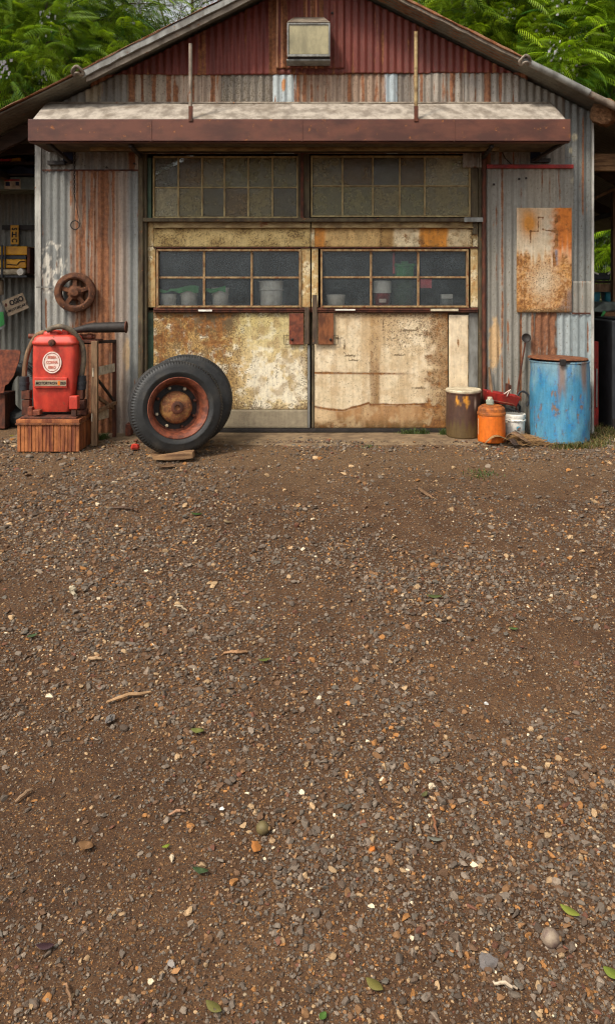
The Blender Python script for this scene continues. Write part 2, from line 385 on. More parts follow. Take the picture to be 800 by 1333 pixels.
def stonemat():
    t = NT('gravel_stone'); a = t.n('ShaderNodeAttribute', attribute_name='Col'); v = t.coord()
    n = t.noise(v, 160, 5, 0.7); n2 = t.noise(v, 45, 3, 0.6)
    cc = t.n('ShaderNodeCombineColor'); q = t.math('ADD', 0.45, t.math('ADD', t.math('MULTIPLY', n, 0.65), t.math('MULTIPLY', n2, 0.45)))
    for i in range(3): t.l(q, cc.inputs[i])
    col = t.mix(1.0, a.outputs['Color'], cc.outputs[0], 'MULTIPLY')
    col = t.mix(t.rng(n2, 0.5, 0.68, 0, 0.5), col, c(88, 62, 42))
    return t.done(t.bsdf(col, 0.85, 0, 0.25, n, 0.35, 0.004))
M['stone'] = stonemat()

def groundmat():
    t = NT('packed_dirt_and_grit'); v = t.coord()
    big = t.noise(v, 0.9, 5, 0.6); mid = t.noise(v, 7, 7, 0.7); fi = t.noise(v, 90, 6, 0.75)
    base = t.ramp(t.math('ADD', t.math('MULTIPLY', big, 0.5), t.math('MULTIPLY', mid, 0.5)), [(0.32, c(56, 39, 27)), (0.5, c(82, 59, 41)), (0.66, c(104, 77, 54))])
    sx = t.n('ShaderNodeSeparateXYZ'); t.l(v, sx.inputs[0])
    dusty = t.rng(t.math('ADD', sx.outputs[1], t.math('MULTIPLY', t.math('SUBTRACT', mid), 2.2)), -2.6, -0.7)
    base = t.mix(t.math('MULTIPLY', dusty, 0.75), base, c(116, 93, 68))
    base = t.mix(t.rng(fi, 0.35, 0.7, 0, 0.6), base, c(38, 27, 20))
    hs = t.math('MULTIPLY', fi, 0.5); col = base
    for sc, thr, amt, seed in ((70, 0.50, 0.75, 0.0), (150, 0.45, 0.8, 3.0), (290, 0.44, 0.8, 7.0)):
        vo = t.n('ShaderNodeTexVoronoi'); t.l(t.coord((1, 1, 1), (seed, seed, 0)), vo.inputs['Vector']); vo.inputs['Scale'].default_value = sc; vo.inputs['Randomness'].default_value = 1.0
        sp = t.n('ShaderNodeSeparateColor'); t.l(vo.outputs['Color'], sp.inputs[0])
        cc = t.ramp(sp.outputs[0], [(0.0, c(46, 36, 30)), (0.3, c(76, 62, 50)), (0.5, c(100, 72, 46)), (0.66, c(88, 78, 68)), (0.8, c(132, 94, 54)), (0.92, c(146, 118, 84)), (0.98, c(180, 160, 130))], True)
        edge = t.rng(vo.outputs['Distance'], 0.30, 0.46, 1, 0)
        pick = t.rng(t.math('ADD', sp.outputs[1], t.math('MULTIPLY', t.math('SUBTRACT', mid), 1.4)), thr, thr + 0.06)
        m = t.math('MULTIPLY', edge, pick)
        col = t.mix(t.math('MULTIPLY', m, amt), col, cc)
        hs = t.math('ADD', hs, t.math('MULTIPLY', t.math('MULTIPLY', m, t.math('SUBTRACT', 0.6, vo.outputs['Distance'])), 60.0 / sc))
    return t.done(t.bsdf(col, 0.93, 0, 0.15, hs, 0.9, 0.006))
M['ground'] = groundmat()

# ------------------------------------------------------------------ the ground
def ground_h(x, y):
    x = np.asarray(x, float); y = np.asarray(y, float)
    s = np.clip(-y - 0.75, 0, 11.0)
    base = -0.085 * (s - 0.5 * (1 - np.exp(-s / 0.5)))
    base = base + 0.05 * (fbm(x * 0.5, y * 0.5, 3) - 0.5) * sstep(0.7, 1.8, -y) + 0.022 * (fbm(x * 3.1, y * 3.1, 5) - 0.5) + 0.006 * (fbm(x * 17, y * 17, 9, 3) - 0.5)
    return base - 0.012
def gpt(px, py):
    """where the ray through a photo pixel meets the ground"""
    dx, dz = (px - 400) / F, -(py - 375) / F
    d = 1.0
    for i in range(400):
        if CAMZ + dz * d <= float(ground_h(dx * d, d - D0)): break
        d += 0.02
    return (dx * d, d - D0, float(ground_h(dx * d, d - D0)))
def axis(lo, hi, step, far, k=1.35):
    a = list(np.arange(lo, hi + 1e-6, step)); s = step; v = a[-1]; w = a[0]; up = []; dn = []
    while v < far: s *= k; v += s; up.append(v)
    s = step
    while w > -far: s *= k; w -= s; dn.append(w)
    return np.array(dn[::-1] + a + up)
gx = axis(-3.6, 3.6, 0.028, 90); gy = axis(-7.2, 0.5, 0.028, 90)
GX, GY = np.meshgrid(gx, gy); V = np.stack([GX.ravel(), GY.ravel(), ground_h(GX, GY).ravel()], 1)
nx, ny = len(gx), len(gy); ii, jj = np.meshgrid(np.arange(nx - 1), np.arange(ny - 1)); q = (jj * nx + ii).ravel()
tag(fast_mesh('ground', V, np.stack([q, q + 1, q + nx + 1, q + nx], 1), M['ground'], smooth=True), kind='structure')

# concrete strip along the front of the building, edge worn away
ax_ = np.arange(-3.0, 3.05, 0.03); rows = np.linspace(0, 1, 22)
front = -0.34 - 0.34 * fbm(ax_ * 0.9, ax_ * 0 + 2, 31) - 0.05 * fbm(ax_ * 7, ax_ * 0, 33)
AX = np.tile(ax_, (22, 1)); AY = 0.6 + (front[None, :] - 0.6) * rows[:, None]
AZ = 0.010 + 0.006 * (fbm(AX * 4, AY * 4, 8) - 0.5) - 0.035 * sstep(0.9, 1.0, rows)[:, None]
q = (np.arange(21)[:, None] * len(ax_) + np.arange(len(ax_) - 1)[None, :]).ravel(); n_ = len(ax_)
tag(fast_mesh('concrete_apron', np.stack([AX.ravel(), AY.ravel(), AZ.ravel()], 1), np.stack([q, q + n_, q + n_ + 1, q + 1], 1), M['concrete'], smooth=True), kind='structure')

# ------------------------------------------------------------------ garage building
garage = thing('garage_building', 'rusty corrugated iron garage with red gable, wide double doors and open lean-to bays', 'garage')
APX, SL, OV = 0.09, 0.5, -0.35
ZAP = 4.83
def roof_z(x): return ZAP - SL * abs(x - APX)
A_, PITCH = 0.0085, 0.076

def sheet(name, px0, px1, pyt, pyb, fn, y=0.0, mat='sheet', gable=False, pitch=PITCH, amp=A_, parent=None, step=0.02, label=None):
    """one corrugated sheet covering these photo pixels on the plane y; fn paints its wear maps"""
    x0, x1 = X(px0, y), X(px1, y)
    nxs = max(3, int((x1 - x0) / (pitch / 8)) + 1); xs = np.linspace(x0, x1, nxs)
    zb = Z(pyb, y); zt = np.array([min(Z(pyt, y), roof_z(xx) - 0.05) for xx in xs]) if gable else np.full(nxs, Z(pyt, y))
    nz = max(3, int((zt.max() - zb) / step)); tt = np.linspace(0, 1, nz)
    XX = np.tile(xs, (nz, 1)); ZZ = zb + (zt[None, :] - zb) * tt[:, None]
    YY = y + amp * np.sin(2 * np.pi * XX / pitch) + 0.004 * (fbm(XX * 2, ZZ * 2, int(px0)) - 0.5)
    PX = 400 + XX * F / (D0 + y); PY = 375 - (ZZ - CAMZ) * F / (D0 + y)
    col, ru, gr = fn(PX, PY)
    # rust creeps along the cut edges of every sheet
    val = 0.5 - 0.5 * np.cos(2 * np.pi * XX / pitch); ru = ru + 0.16 * (val - .5) * sstep(.12, .35, ru); gr = gr + 0.14 * (val - .4)  # valley dirt, also painted darker to bring out the corrugation's shade lines
    e = np.minimum(ZZ - zb, zt[None, :] - ZZ); ru = ru + 0.22 * np.exp(-e / 0.02)
    q = (np.arange(nz - 1)[:, None] * nxs + np.arange(nxs - 1)[None, :]).ravel()
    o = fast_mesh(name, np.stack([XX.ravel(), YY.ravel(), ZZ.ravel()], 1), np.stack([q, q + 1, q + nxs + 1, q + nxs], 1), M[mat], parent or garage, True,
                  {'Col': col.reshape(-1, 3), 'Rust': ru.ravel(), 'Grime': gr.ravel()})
    m = o.modifiers.new('thickness', 'SOLIDIFY'); m.thickness = 0.0015
    if label: o['label'] = label
    return o

def paint(base, base2=None, rust=0.05, grime=0.1, bands=(), seed=0, spots=(), lines=()):
    b1 = ca(*base); b2 = ca(*(base2 or tuple(int(v * 0.8) for v in base)))
    def fn(PX, PY):
        s = vn(PX * 0.16 + seed, PY * 0.006, seed + 1); s2 = vn(PX * 0.5, PY * 0.02, seed + 2)
        l = fbm(PX * 0.03, PY * 0.02, seed + 3)
        col = mixc(np.broadcast_to(b1, PX.shape + (3,)), b2, np.clip(0.55 * s + 0.45 * l + 0.25 * (s2 - 0.5), 0, 1))
        ru = rust + 0.35 * (s - 0.5) * (rust > 0.1) + 0.2 * (s2 - 0.5); gr = grime + 0.25 * (l - 0.5)
        for (x0, x1, st, y0, y1) in bands:
            ln = 0.5 + 0.5 * vn(PX * 0.4, PY * 0.015, seed + 5)
            ru = ru + st * band(PX, x0, x1, 1.2) * band(PY, y0, y1, 8) * (0.65 + 0.6 * ln)
        for (x0, x1, cl, st) in lines:
            col = mixc(col, ca(*cl), st * band(PX, x0, x1, .7) * sstep(.18, .45, vn(PX * .3, PY * .03, seed + 8)))
        for (sx, sy, rx, ry, cl, st) in spots:
            dd = ((PX - sx) / rx) ** 2 + ((PY - sy) / ry) ** 2 + 1.5 * (fbm(PX * 0.25, PY * 0.2, seed + 9) - 0.5)
            col = mixc(col, ca(*cl), st * (1 - sstep(0.6, 1.1, dd)))
        return col, ru, gr
    return fn

BIG = (-999, 9999)
# red gable
red = (116, 54, 44); red2 = (80, 38, 32)
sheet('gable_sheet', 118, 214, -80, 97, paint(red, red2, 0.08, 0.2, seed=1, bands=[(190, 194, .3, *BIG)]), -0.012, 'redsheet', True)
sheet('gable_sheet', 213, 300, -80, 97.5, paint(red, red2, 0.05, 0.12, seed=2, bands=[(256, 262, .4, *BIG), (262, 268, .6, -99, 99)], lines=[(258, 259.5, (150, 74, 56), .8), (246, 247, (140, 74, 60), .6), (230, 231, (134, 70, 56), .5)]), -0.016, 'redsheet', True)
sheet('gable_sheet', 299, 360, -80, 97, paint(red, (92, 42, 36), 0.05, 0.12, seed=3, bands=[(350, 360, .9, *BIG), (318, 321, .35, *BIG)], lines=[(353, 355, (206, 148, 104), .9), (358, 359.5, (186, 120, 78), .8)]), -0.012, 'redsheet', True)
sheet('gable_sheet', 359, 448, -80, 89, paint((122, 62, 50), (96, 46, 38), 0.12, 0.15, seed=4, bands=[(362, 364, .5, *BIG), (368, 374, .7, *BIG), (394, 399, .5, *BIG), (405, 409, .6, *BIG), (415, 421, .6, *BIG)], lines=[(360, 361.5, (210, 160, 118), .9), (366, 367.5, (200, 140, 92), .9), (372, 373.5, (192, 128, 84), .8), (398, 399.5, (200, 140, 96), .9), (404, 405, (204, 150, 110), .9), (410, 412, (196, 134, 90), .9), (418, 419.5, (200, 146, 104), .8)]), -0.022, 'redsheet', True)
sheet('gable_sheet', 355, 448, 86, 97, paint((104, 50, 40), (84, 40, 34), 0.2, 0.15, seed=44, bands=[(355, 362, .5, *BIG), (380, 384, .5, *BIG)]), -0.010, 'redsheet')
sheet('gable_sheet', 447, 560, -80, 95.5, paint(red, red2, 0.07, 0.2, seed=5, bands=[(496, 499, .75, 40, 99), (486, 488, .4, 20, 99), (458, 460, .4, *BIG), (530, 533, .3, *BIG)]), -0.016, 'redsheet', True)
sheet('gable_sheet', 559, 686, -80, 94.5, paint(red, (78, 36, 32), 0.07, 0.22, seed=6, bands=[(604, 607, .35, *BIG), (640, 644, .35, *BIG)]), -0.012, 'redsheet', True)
# strip above the awning
U = [(47, 111, paint((142, 138, 128), (108, 104, 98), .03, .2, seed=10)),
     (110, 166, paint((136, 130, 120), (104, 98, 92), .05, .2, seed=11, spots=[(120, 118, 14, 20, (168, 152, 124), .7)])),
     (165, 216, paint((166, 152, 134), (120, 104, 88), .12, .2, seed=12, bands=[(168, 176, .6, *BIG), (183, 187, .5, *BIG), (198, 204, .4, *BIG)])),
     (214, 263, paint((168, 150, 132), (126, 104, 86), .16, .2, seed=13, bands=[(217, 222, .5, *BIG), (226, 232, .5, 110, 200), (246, 252, .6, *BIG)])),
     (262, 288, paint((156, 138, 120), (120, 100, 84), .15, .25, seed=14, bands=[(274, 280, .6, *BIG)])),
     (286, 356, paint((132, 124, 112), (108, 98, 88), .03, .4, seed=15)),
     (355, 385, paint((176, 186, 188), (150, 156, 154), .02, .1, seed=16, spots=[(369, 110, 3, 9, (184, 120, 60), .9)], bands=[(357, 359, .4, 120, 140), (382, 385, .5, *BIG)])),
     (383, 502, paint((164, 142, 122), (124, 98, 80), .18, .2, seed=17, bands=[(386, 390, .6, *BIG), (394, 398, .6, *BIG), (404, 407, .5, *BIG), (452, 456, .45, *BIG), (470, 474, .5, *BIG)])),
     (500, 517, paint((166, 178, 182), (140, 146, 148), .02, .1, seed=18, bands=[(500, 502, .5, *BIG)])),
     (516, 532, paint((128, 118, 108), (100, 92, 84), .05, .3, seed=19)),
     (531, 604, paint((154, 146, 134), (120, 108, 96), .12, .2, seed=20, bands=[(546, 550, .45, *BIG), (586, 592, .5, *BIG), (596, 600, .3, *BIG)])),
     (602, 678, paint((150, 144, 134), (116, 104, 94), .10, .2, seed=21, bands=[(616, 619, .4, *BIG), (630, 638, .9, *BIG), (649, 652, .6, *BIG), (667, 669, .4, *BIG)])),
     (677, 735, paint((136, 130, 118), (104, 98, 90), .02, .2, seed=22)),
     (733, 770, paint((124, 126, 122), (98, 98, 94), .02, .2, seed=23, bands=[(757, 758.5, .7, 150, 280)], spots=[(747, 178, 5, 5, (190, 180, 150), .8), (742, 196, 3, 4, (190, 180, 150), .8)]))]
def richer(f):
    def g(PX, PY):
        col, ru, gr = f(PX, PY); st = vn(PX * .33, PY * .01, 401)
        return col * (.80 + .42 * st[..., None]), ru + .10 * (ru > .3) + .22 * (vn(PX * .42, PY * .012, 402) - .55) * (ru > .08), gr
    return g
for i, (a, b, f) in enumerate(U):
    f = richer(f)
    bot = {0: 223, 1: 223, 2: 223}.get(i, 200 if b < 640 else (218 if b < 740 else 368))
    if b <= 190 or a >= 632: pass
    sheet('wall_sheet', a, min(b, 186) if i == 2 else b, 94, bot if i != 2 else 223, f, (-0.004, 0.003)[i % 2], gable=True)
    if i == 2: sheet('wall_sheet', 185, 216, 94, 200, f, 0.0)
# below the awning: left and right of the doors
def left_fn(PX, PY):
    col, ru, gr = paint((132, 134, 130), (106, 106, 102), .04, .16, seed=30, bands=[(84, 85.2, .8, 300, 340), (90, 150, .36, *BIG), (105, 109, .4, *BIG), (115, 117, .4, 250, 999), (123, 125, .5, *BIG), (130, 142, .5, *BIG),
                        (58.5, 61, .8, 391, 430), (83, 84.5, .6, 408, 430), (96, 150, .3, 420, 999), (100, 104, .3, 440, 999)],
                        spots=[(165, 460, 5, 25, (176, 150, 110), .7), (70, 180, 22, 15, (150, 146, 136), .6)])(PX, PY)
    warm = band(PX, 92, 166, 6) ; col = mixc(col, ca(158, 128, 104), 0.75 * warm * (0.5 + 0.5 * vn(PX * 0.2, PY * 0.01, 5)))
    col = mixc(col, ca(150, 148, 140), band(PX, 47, 84, 3) * sstep(376, 380, PY) * 0.8)
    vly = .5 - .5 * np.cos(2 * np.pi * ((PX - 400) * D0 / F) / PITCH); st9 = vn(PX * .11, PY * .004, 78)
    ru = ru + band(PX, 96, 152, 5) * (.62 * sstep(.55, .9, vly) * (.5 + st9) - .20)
    col = mixc(col, ca(150, 108, 78), .6 * band(PX, 98, 150, 4) * sstep(.3, .7, vn(PX * .12, PY * .01, 79)))
    fl = sstep(0.52, 0.58, fbm(PX * 0.24, PY * 0.15, 77) + 0.18 * (1 - ((PX - 66) / 20) ** 2 - ((PY - 352) / 32) ** 2).clip(-3, 1) - 0.06)
    fl = fl * (((PX - 68) / 24) ** 2 + ((PY - 345) / 42) ** 2 < 1.2)
    col = mixc(col, ca(196, 190, 176), 0.85 * fl)
    col = mixc(col, ca(112, 84, 66), 0.5 * sstep(500, 570, PY) * band(PX, 92, 150, 3))
    return col, ru, gr
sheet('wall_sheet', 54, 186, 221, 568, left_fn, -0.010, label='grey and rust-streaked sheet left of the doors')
def right_fn(PX, PY):
    col, ru, gr = paint((148, 144, 134), (116, 112, 102), .05, .16, seed=33, bands=[(644.5, 646.3, .6, 260, 300), (652.5, 654.2, .8, *BIG), (646, 647, .6, 268, 290), (659.5, 661, .6, 266, 285), (645, 646.5, .6, 330, 370), (676, 679, .35, *BIG),
                        (714, 716, .5, *BIG), (726.5, 728.2, .45, *BIG), (690, 724, .65, 407, 480), (675, 678, .7, 412, 520), (646, 648, .5, 400, 470), (660, 662, .4, 420, 520), (703, 707, .3, *BIG)],
                        spots=[(643, 450, 9, 36, (196, 160, 112), .8), (746, 235, 4, 4, (190, 180, 150), .5)])(PX, PY)
    col = mixc(col, ca(166, 154, 134), 0.45 * band(PX, 685, 725, 5) * (1 - sstep(230, 320, PY)))
    col = mixc(col, ca(152, 164, 166), 0.7 * band(PX, 724, 745, 2) * sstep(406, 412, PY))
    return col, ru, gr
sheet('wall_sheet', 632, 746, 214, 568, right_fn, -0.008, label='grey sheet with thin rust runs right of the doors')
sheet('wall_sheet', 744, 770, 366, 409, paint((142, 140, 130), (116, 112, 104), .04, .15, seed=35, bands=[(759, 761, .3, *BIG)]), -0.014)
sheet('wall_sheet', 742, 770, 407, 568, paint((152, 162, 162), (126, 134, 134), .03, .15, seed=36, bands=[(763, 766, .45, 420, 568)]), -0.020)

# other outer walls, roof
def slab(name, mat, x0, y0, z0, x1, y1, z1, parent=garage, **k): return MB().box(x0, y0, z0, x1, y1, z1).build(name, mat, parent, **k)
XL, XR, YB = X(47), X(770), 5.0
for xx in (XL, XR):
    top = roof_z(xx) - 0.06
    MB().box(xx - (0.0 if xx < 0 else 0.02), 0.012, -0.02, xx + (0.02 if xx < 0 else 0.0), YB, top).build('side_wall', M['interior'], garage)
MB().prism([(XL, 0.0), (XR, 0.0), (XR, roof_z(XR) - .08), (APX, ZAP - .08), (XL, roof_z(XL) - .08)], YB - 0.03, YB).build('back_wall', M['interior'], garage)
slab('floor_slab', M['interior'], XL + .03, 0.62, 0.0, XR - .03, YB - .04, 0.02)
MB().box(X(47), -0.035, Z(568), X(55), -0.014, Z(188)).build('corner_trim', M['trim'], garage, bevel=0.004)
MB().box(X(767.5), -0.045, Z(568), X(770.5), -0.024, Z(150)).build('corner_trim', M['trim'], garage, bevel=0.003)

def roof_half(sgn):
    L = 4.75; yy0, yy1 = OV, YB
    nyv = int((yy1 - yy0) / (PITCH / 6)); ys = np.linspace(yy0, yy1, nyv); ls = np.linspace(0.0, L, 90)
    YY, LL = np.meshgrid(ys, ls); XX = APX + sgn * LL
    ZZ = ZAP - SL * LL + A_ * np.sin(2 * np.pi * YY / PITCH) + 0.012 * (fbm(LL * 1.5, YY * 0.3, 55 + int(sgn)) - 0.5)
    col, ru, gr = paint((124, 120, 106), (96, 90, 80), .08, .2, seed=60)(LL * 100, YY * 300)
    q = (np.arange(89)[:, None] * nyv + np.arange(nyv - 1)[None, :]).ravel()
    o = fast_mesh('roof', np.stack([XX.ravel(), YY.ravel(), ZZ.ravel()], 1), np.stack([q, q + 1, q + nyv + 1, q + nyv], 1), M['sheet'], garage, True,
                  {'Col': col.reshape(-1, 3), 'Rust': ru.ravel(), 'Grime': gr.ravel()})
    o.modifiers.new('thickness', 'SOLIDIFY').thickness = 0.002
    return o
rl = roof_half(-1); rr = roof_half(1)
def slope_bar(name, mat, xa, xb, dz0, dz1, y0, y1, parent, **k):
    xs = np.linspace(xa, xb, 26); r_ = random.Random(int(xa * 100))
    top = [(x_, roof_z(x_) + dz1 + r_.uniform(-.006, .006)) for x_ in xs]; bot = [(x_, roof_z(x_) + dz0 + r_.uniform(-.006, .006)) for x_ in xs[::-1]]
    return MB().prism(top + bot, y0, y1).build(name, mat, parent, **k)
yf = OV - 0.012
slope_bar('barge_flashing', M['galv_warm'], X(112, OV), APX, -0.115, -0.055, yf + .02, yf + 0.03, rl, bevel=0.004)
slope_bar('barge_flashing', M['galv'], X(108, OV), APX, -0.055, 0.018, yf - .012, yf + 0.012, rl, bevel=0.004)
slope_bar('ridge_capping', M['rusty_cap'], X(-60, OV), APX, 0.019, 0.030, yf - .02, yf + 0.35, rl, bevel=0.003)
slope_bar('barge_flashing', M['galv_warm'], APX, X(682, OV), -0.035, -0.001, yf + .01, yf + 0.03, rr, bevel=0.004)
slope_bar('ridge_capping', M['rusty_cap'], APX, X(684, OV), 0.0, 0.022, yf - .012, yf + 0.35, rr, bevel=0.003)
MB().tube([P(680, 78, -.37), P(720, 97, -.37), P(766, 121, -.37)], [.034, .034, .036], 14).build('rolled_capping', M['galv'], rr, smooth=True)
MB().tube([P(764, 121, -.36), P(800, 139, -.36), P(860, 168, -.36)], [.034, .038, .038], 12).build('rolled_capping', M['galv_warm'], rr, smooth=True)
for (a, b, par) in ((101, 94, rl), (683, 80, rr)):
    k = MB(); c0 = P(a, b, -.40)
    pts = [(c0[0] + .045 * math.cos(t) * (1 + .3 * math.sin(3 * t)), c0[1] + .03 * math.sin(2.3 * t), c0[2] + .035 * math.sin(t) - .02 * math.cos(2 * t)) for t in np.linspace(0, 9, 40)]
    k.tube(pts, 0.014, 7); k.build('tied_rope', M['galv_warm'], par, smooth=True)
# rafters seen under the lean-to roofs
for (xa, xb, y_) in ((-4.6, XL - .02, 0.12), (-4.6, XL - .02, 1.2), (XR + .02, 4.6, 1.4), (XR + .02, 4.6, 3.0), (XR + .02, 4.6, 4.7)):
    slope_bar('rafter', M['wood_dark'], xa, xb, -0.20, -0.04, y_, y_ + 0.06, garage, bevel=0.004)
for x_ in (-4.3, -3.5, 3.4, 4.2):
    slab('purlin', M['wood_dark'], x_, 0.2, roof_z(x_) - .27, x_ + .08, 4.7, roof_z(x_) - .20)
# left bay: dark corrugated back wall; header timbers
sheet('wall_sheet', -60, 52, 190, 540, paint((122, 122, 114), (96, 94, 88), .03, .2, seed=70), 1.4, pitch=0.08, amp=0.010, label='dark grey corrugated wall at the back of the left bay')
slab('beam', M['wood_dark'], X(-60, .5), .5, Z(200, .5), X(50, .5), .58, Z(188, .5))
slab('beam', M['wood_x'], X(764, .3), .3, Z(222, .3), X(840, .3), .36, Z(200, .3), bevel=.004)
slab('post', M['wood'], X(797, 2.2), 2.2, -.02, X(802, 2.2), 2.28, 3.0)
slab('post', M['wood_dark'], -4.62, 0.1, -.05, -4.52, 0.2, roof_z(-4.6) - .2)
slab('post', M['wood_dark'], 4.52, 0.3, -.05, 4.62, 0.4, roof_z(4.6) - .2)
slab('rear_panel', M['interior'], XR + .02, 4.86, -.05, 5.0, 4.9, 1.15)
MB().bar(P(765, 262, 1.6), P(812, 240, 1.6), .03, .03).build('brace', M['wood'], garage)
slab('ledge_bar', M['dark_iron'], X(3, 1.33), 1.33, Z(299, 1.33), X(50, 1.33), 1.375, Z(293, 1.33))

# red angle bar, painted shade line and seam strips on the front wall
MB().pbox(633, 214, 746, 219, -0.045, -0.016).build('angle_bar_or_shade_line', M['red_dark'], garage, bevel=.003)
MB().pbox(55, 220.5, 180, 222.5, -0.026, -0.020).build('angle_bar_or_shade_line', M['rust'], garage)  # rust-brown strip stands in for the shadow line at the sheet edge
MB().pbox(47, 373, 75, 374.5, -0.036, -0.030).build('seam_strip', M['galv'], garage)
MB().pbox(744, 407, 768, 409, -0.036, -0.030).build('seam_strip', M['rust'], garage)
MB().tube([P(650, 186, -.03), P(652, 196, -.035), P(657, 206, -.035), P(665, 214, -.03)], .006, 8).build('cable', M['dark_iron'], garage, smooth=True)
# bolt heads
bl = MB()
for (a, b) in ((139, 218), (175, 213), (675, 233), (684, 232), (740, 60), (642, 240), (432, 17)):
    bl.lathe([(0.012, 0), (0.012, .006), (0.004, .01)], P(a, b, -.028), (0, -1, 0), 10)
bl.build('bolt_heads', M['dark_iron'], garage)
# cut-off black vents below the awning
for a in (82, 690):
    MB().pbox(a, 186, a + 13, 212, -0.03, -0.012).build('vent', M['navy'], garage, bevel=.003)

# door surround
def post(px0, px1, py0, py1, y0, y1, mat, name='door_post', par=garage, bev=.004): return MB().pbox(px0, py0, px1, py1, y0, y1).build(name, mat, par, bevel=bev)
post(180, 186, 196, 566, -.03, .14, M['frame_dark'])
post(186.5, 191, 196, 566, .0, .14, M['frame_dark'])
post(192, 197, 205, 288, .03, .14, M['dark_green'], 'jamb_strip')
post(623, 626.5, 196, 566, .0, .14, M['frame_dark'])
MB().tube([P(629.5, 190, -.035), P(629.5, 430, -.035), P(630, 567, -.035)], .022, 12).build('downpipe', M['rust'], garage, smooth=True)
post(180, 632, 191, 199, -.02, .14, M['wood_dark'], 'lintel')
post(387.5, 403, 199, 290, .02, .14, M['frame_dark'], 'mullion')
post(391, 395, 196, 290, -.01, .018, M['rust'], 'mullion')
post(612.5, 622, 199, 290, .03, .14, M['frame_dark'], 'jamb_strip')
post(186, 626, 283.5, 288.5, -.03, .14, M['frame_dark'], 'transom_sill')

# transom windows
def pane(par, x0, y0, x1, y1, y, mat, tilt=0):
    v = [P(x0, y1, y), P(x1, y1, y + tilt), P(x1, y0, y + tilt), P(x0, y0, y)]
    b = MB().add([*v, *[(p[0], p[1] + .004, p[2]) for p in v]], [(0, 1, 2, 3), (7, 6, 5, 4), (0, 4, 5, 1), (1, 5, 6, 2), (2, 6, 7, 3), (3, 7, 4, 0)])
    return b.build('window_pane', M[mat], par)
def window(cols, rows, mats, y, bar=1.2, rim=3.0, par=garage, fmat='frame', name='transom_window', gap=None, prot=0.03):
    f = MB(); x0, x1, y0, y1 = cols[0], cols[-1], rows[0], rows[-1]
    f.pbox(x0 - rim, y0 - rim, x1 + rim, y0, y - prot, y + .03); f.pbox(x0 - rim, y1, x1 + rim, y1 + rim, y - prot, y + .03)
    f.pbox(x0 - rim, y0 + .05, x0, y1 - .05, y - prot, y + .03); f.pbox(x1, y0 + .05, x1 + rim, y1 - .05, y - prot, y + .03)
    for a in cols[1:-1]: f.pbox(a - bar / 2 - .2, y0 + .1, a + bar / 2 + .2, y1 - .1, y - .018, y + .02)
    for b in rows[1:-1]: f.pbox(x0 + .1, b - bar / 2, x1 - .1, b + bar / 2, y - .014, y + .016)
    w = f.build(name, M[fmat], par, bevel=.0025)
    k = 0
    for j in range(len(rows) - 1):
        for i in range(len(cols) - 1):
            pane(w, cols[i] + .3, rows[j] + .3, cols[i + 1] - .3, rows[j + 1] - .3, y, mats[k % len(mats)], random.uniform(-.004, .004)); k += 1
    return w
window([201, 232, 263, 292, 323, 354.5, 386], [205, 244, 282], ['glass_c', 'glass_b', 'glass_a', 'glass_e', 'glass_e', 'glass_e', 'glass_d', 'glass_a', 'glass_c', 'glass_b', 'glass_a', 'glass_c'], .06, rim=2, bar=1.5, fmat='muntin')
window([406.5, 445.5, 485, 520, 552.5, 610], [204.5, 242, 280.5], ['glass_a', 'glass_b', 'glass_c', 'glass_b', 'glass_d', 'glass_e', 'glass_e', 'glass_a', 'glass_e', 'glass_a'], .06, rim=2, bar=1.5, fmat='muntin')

# ---- the doors
def patch(name, px0, py0, px1, py1, y, th, fn, par, step=0.009, mat='doorpaint', warp=0.004, label=None, bw=0):
    x0, x1, z0, z1 = X(px0, y), X(px1, y), Z(py1, y), Z(py0, y)
    nx_ = max(3, int((x1 - x0) / step)); nz_ = max(3, int((z1 - z0) / step))
    XX, ZZ = np.meshgrid(np.linspace(x0, x1, nx_), np.linspace(z0, z1, nz_))
    YY = y + warp * (fbm(XX * 3, ZZ * 3, int(px0)) - .5) * 2
    edge = np.minimum(np.minimum(XX - x0, x1 - XX), np.minimum(ZZ - z0, z1 - ZZ)); YY = YY + .004 * np.exp(-edge / .004)
    PX = 400 + XX * F / (D0 + y); PY = 375 - (ZZ - CAMZ) * F / (D0 + y); col, ru, gr = fn(PX, PY)
    V = np.stack([XX.ravel(), YY.ravel(), ZZ.ravel()], 1); q = (np.arange(nz_ - 1)[:, None] * nx_ + np.arange(nx_ - 1)[None, :]).ravel()
    Fq = np.stack([q, q + 1, q + nx_ + 1, q + nx_], 1)
    # back and sides
    rim_ = list(range(nx_)) + [j * nx_ + nx_ - 1 for j in range(1, nz_)] + [(nz_ - 1) * nx_ + i for i in range(nx_ - 2, -1, -1)] + [j * nx_ for j in range(nz_ - 2, 0, -1)]
    rim_ = np.array(rim_); n0 = len(V); Vb = V[rim_].copy(); Vb[:, 1] = y + th; V = np.concatenate([V, Vb]); m_ = len(rim_); k_ = np.arange(m_)
    Fs = np.stack([rim_[(k_ + 1) % m_], rim_[k_], n0 + k_, n0 + (k_ + 1) % m_], 1)
    A = lambda a: np.concatenate([a, a[rim_]])
    o = fast_mesh(name, V, np.concatenate([Fq, Fs]), M[mat], par, True, {'Col': A(col.reshape(-1, 3)), 'Rust': A(ru.ravel()), 'Grime': A(gr.ravel())}, sharp=0.7)
    if label: o['label'] = label
    return o
def blot(PX, PY, s, seed): return fbm(PX * s, PY * s, seed)
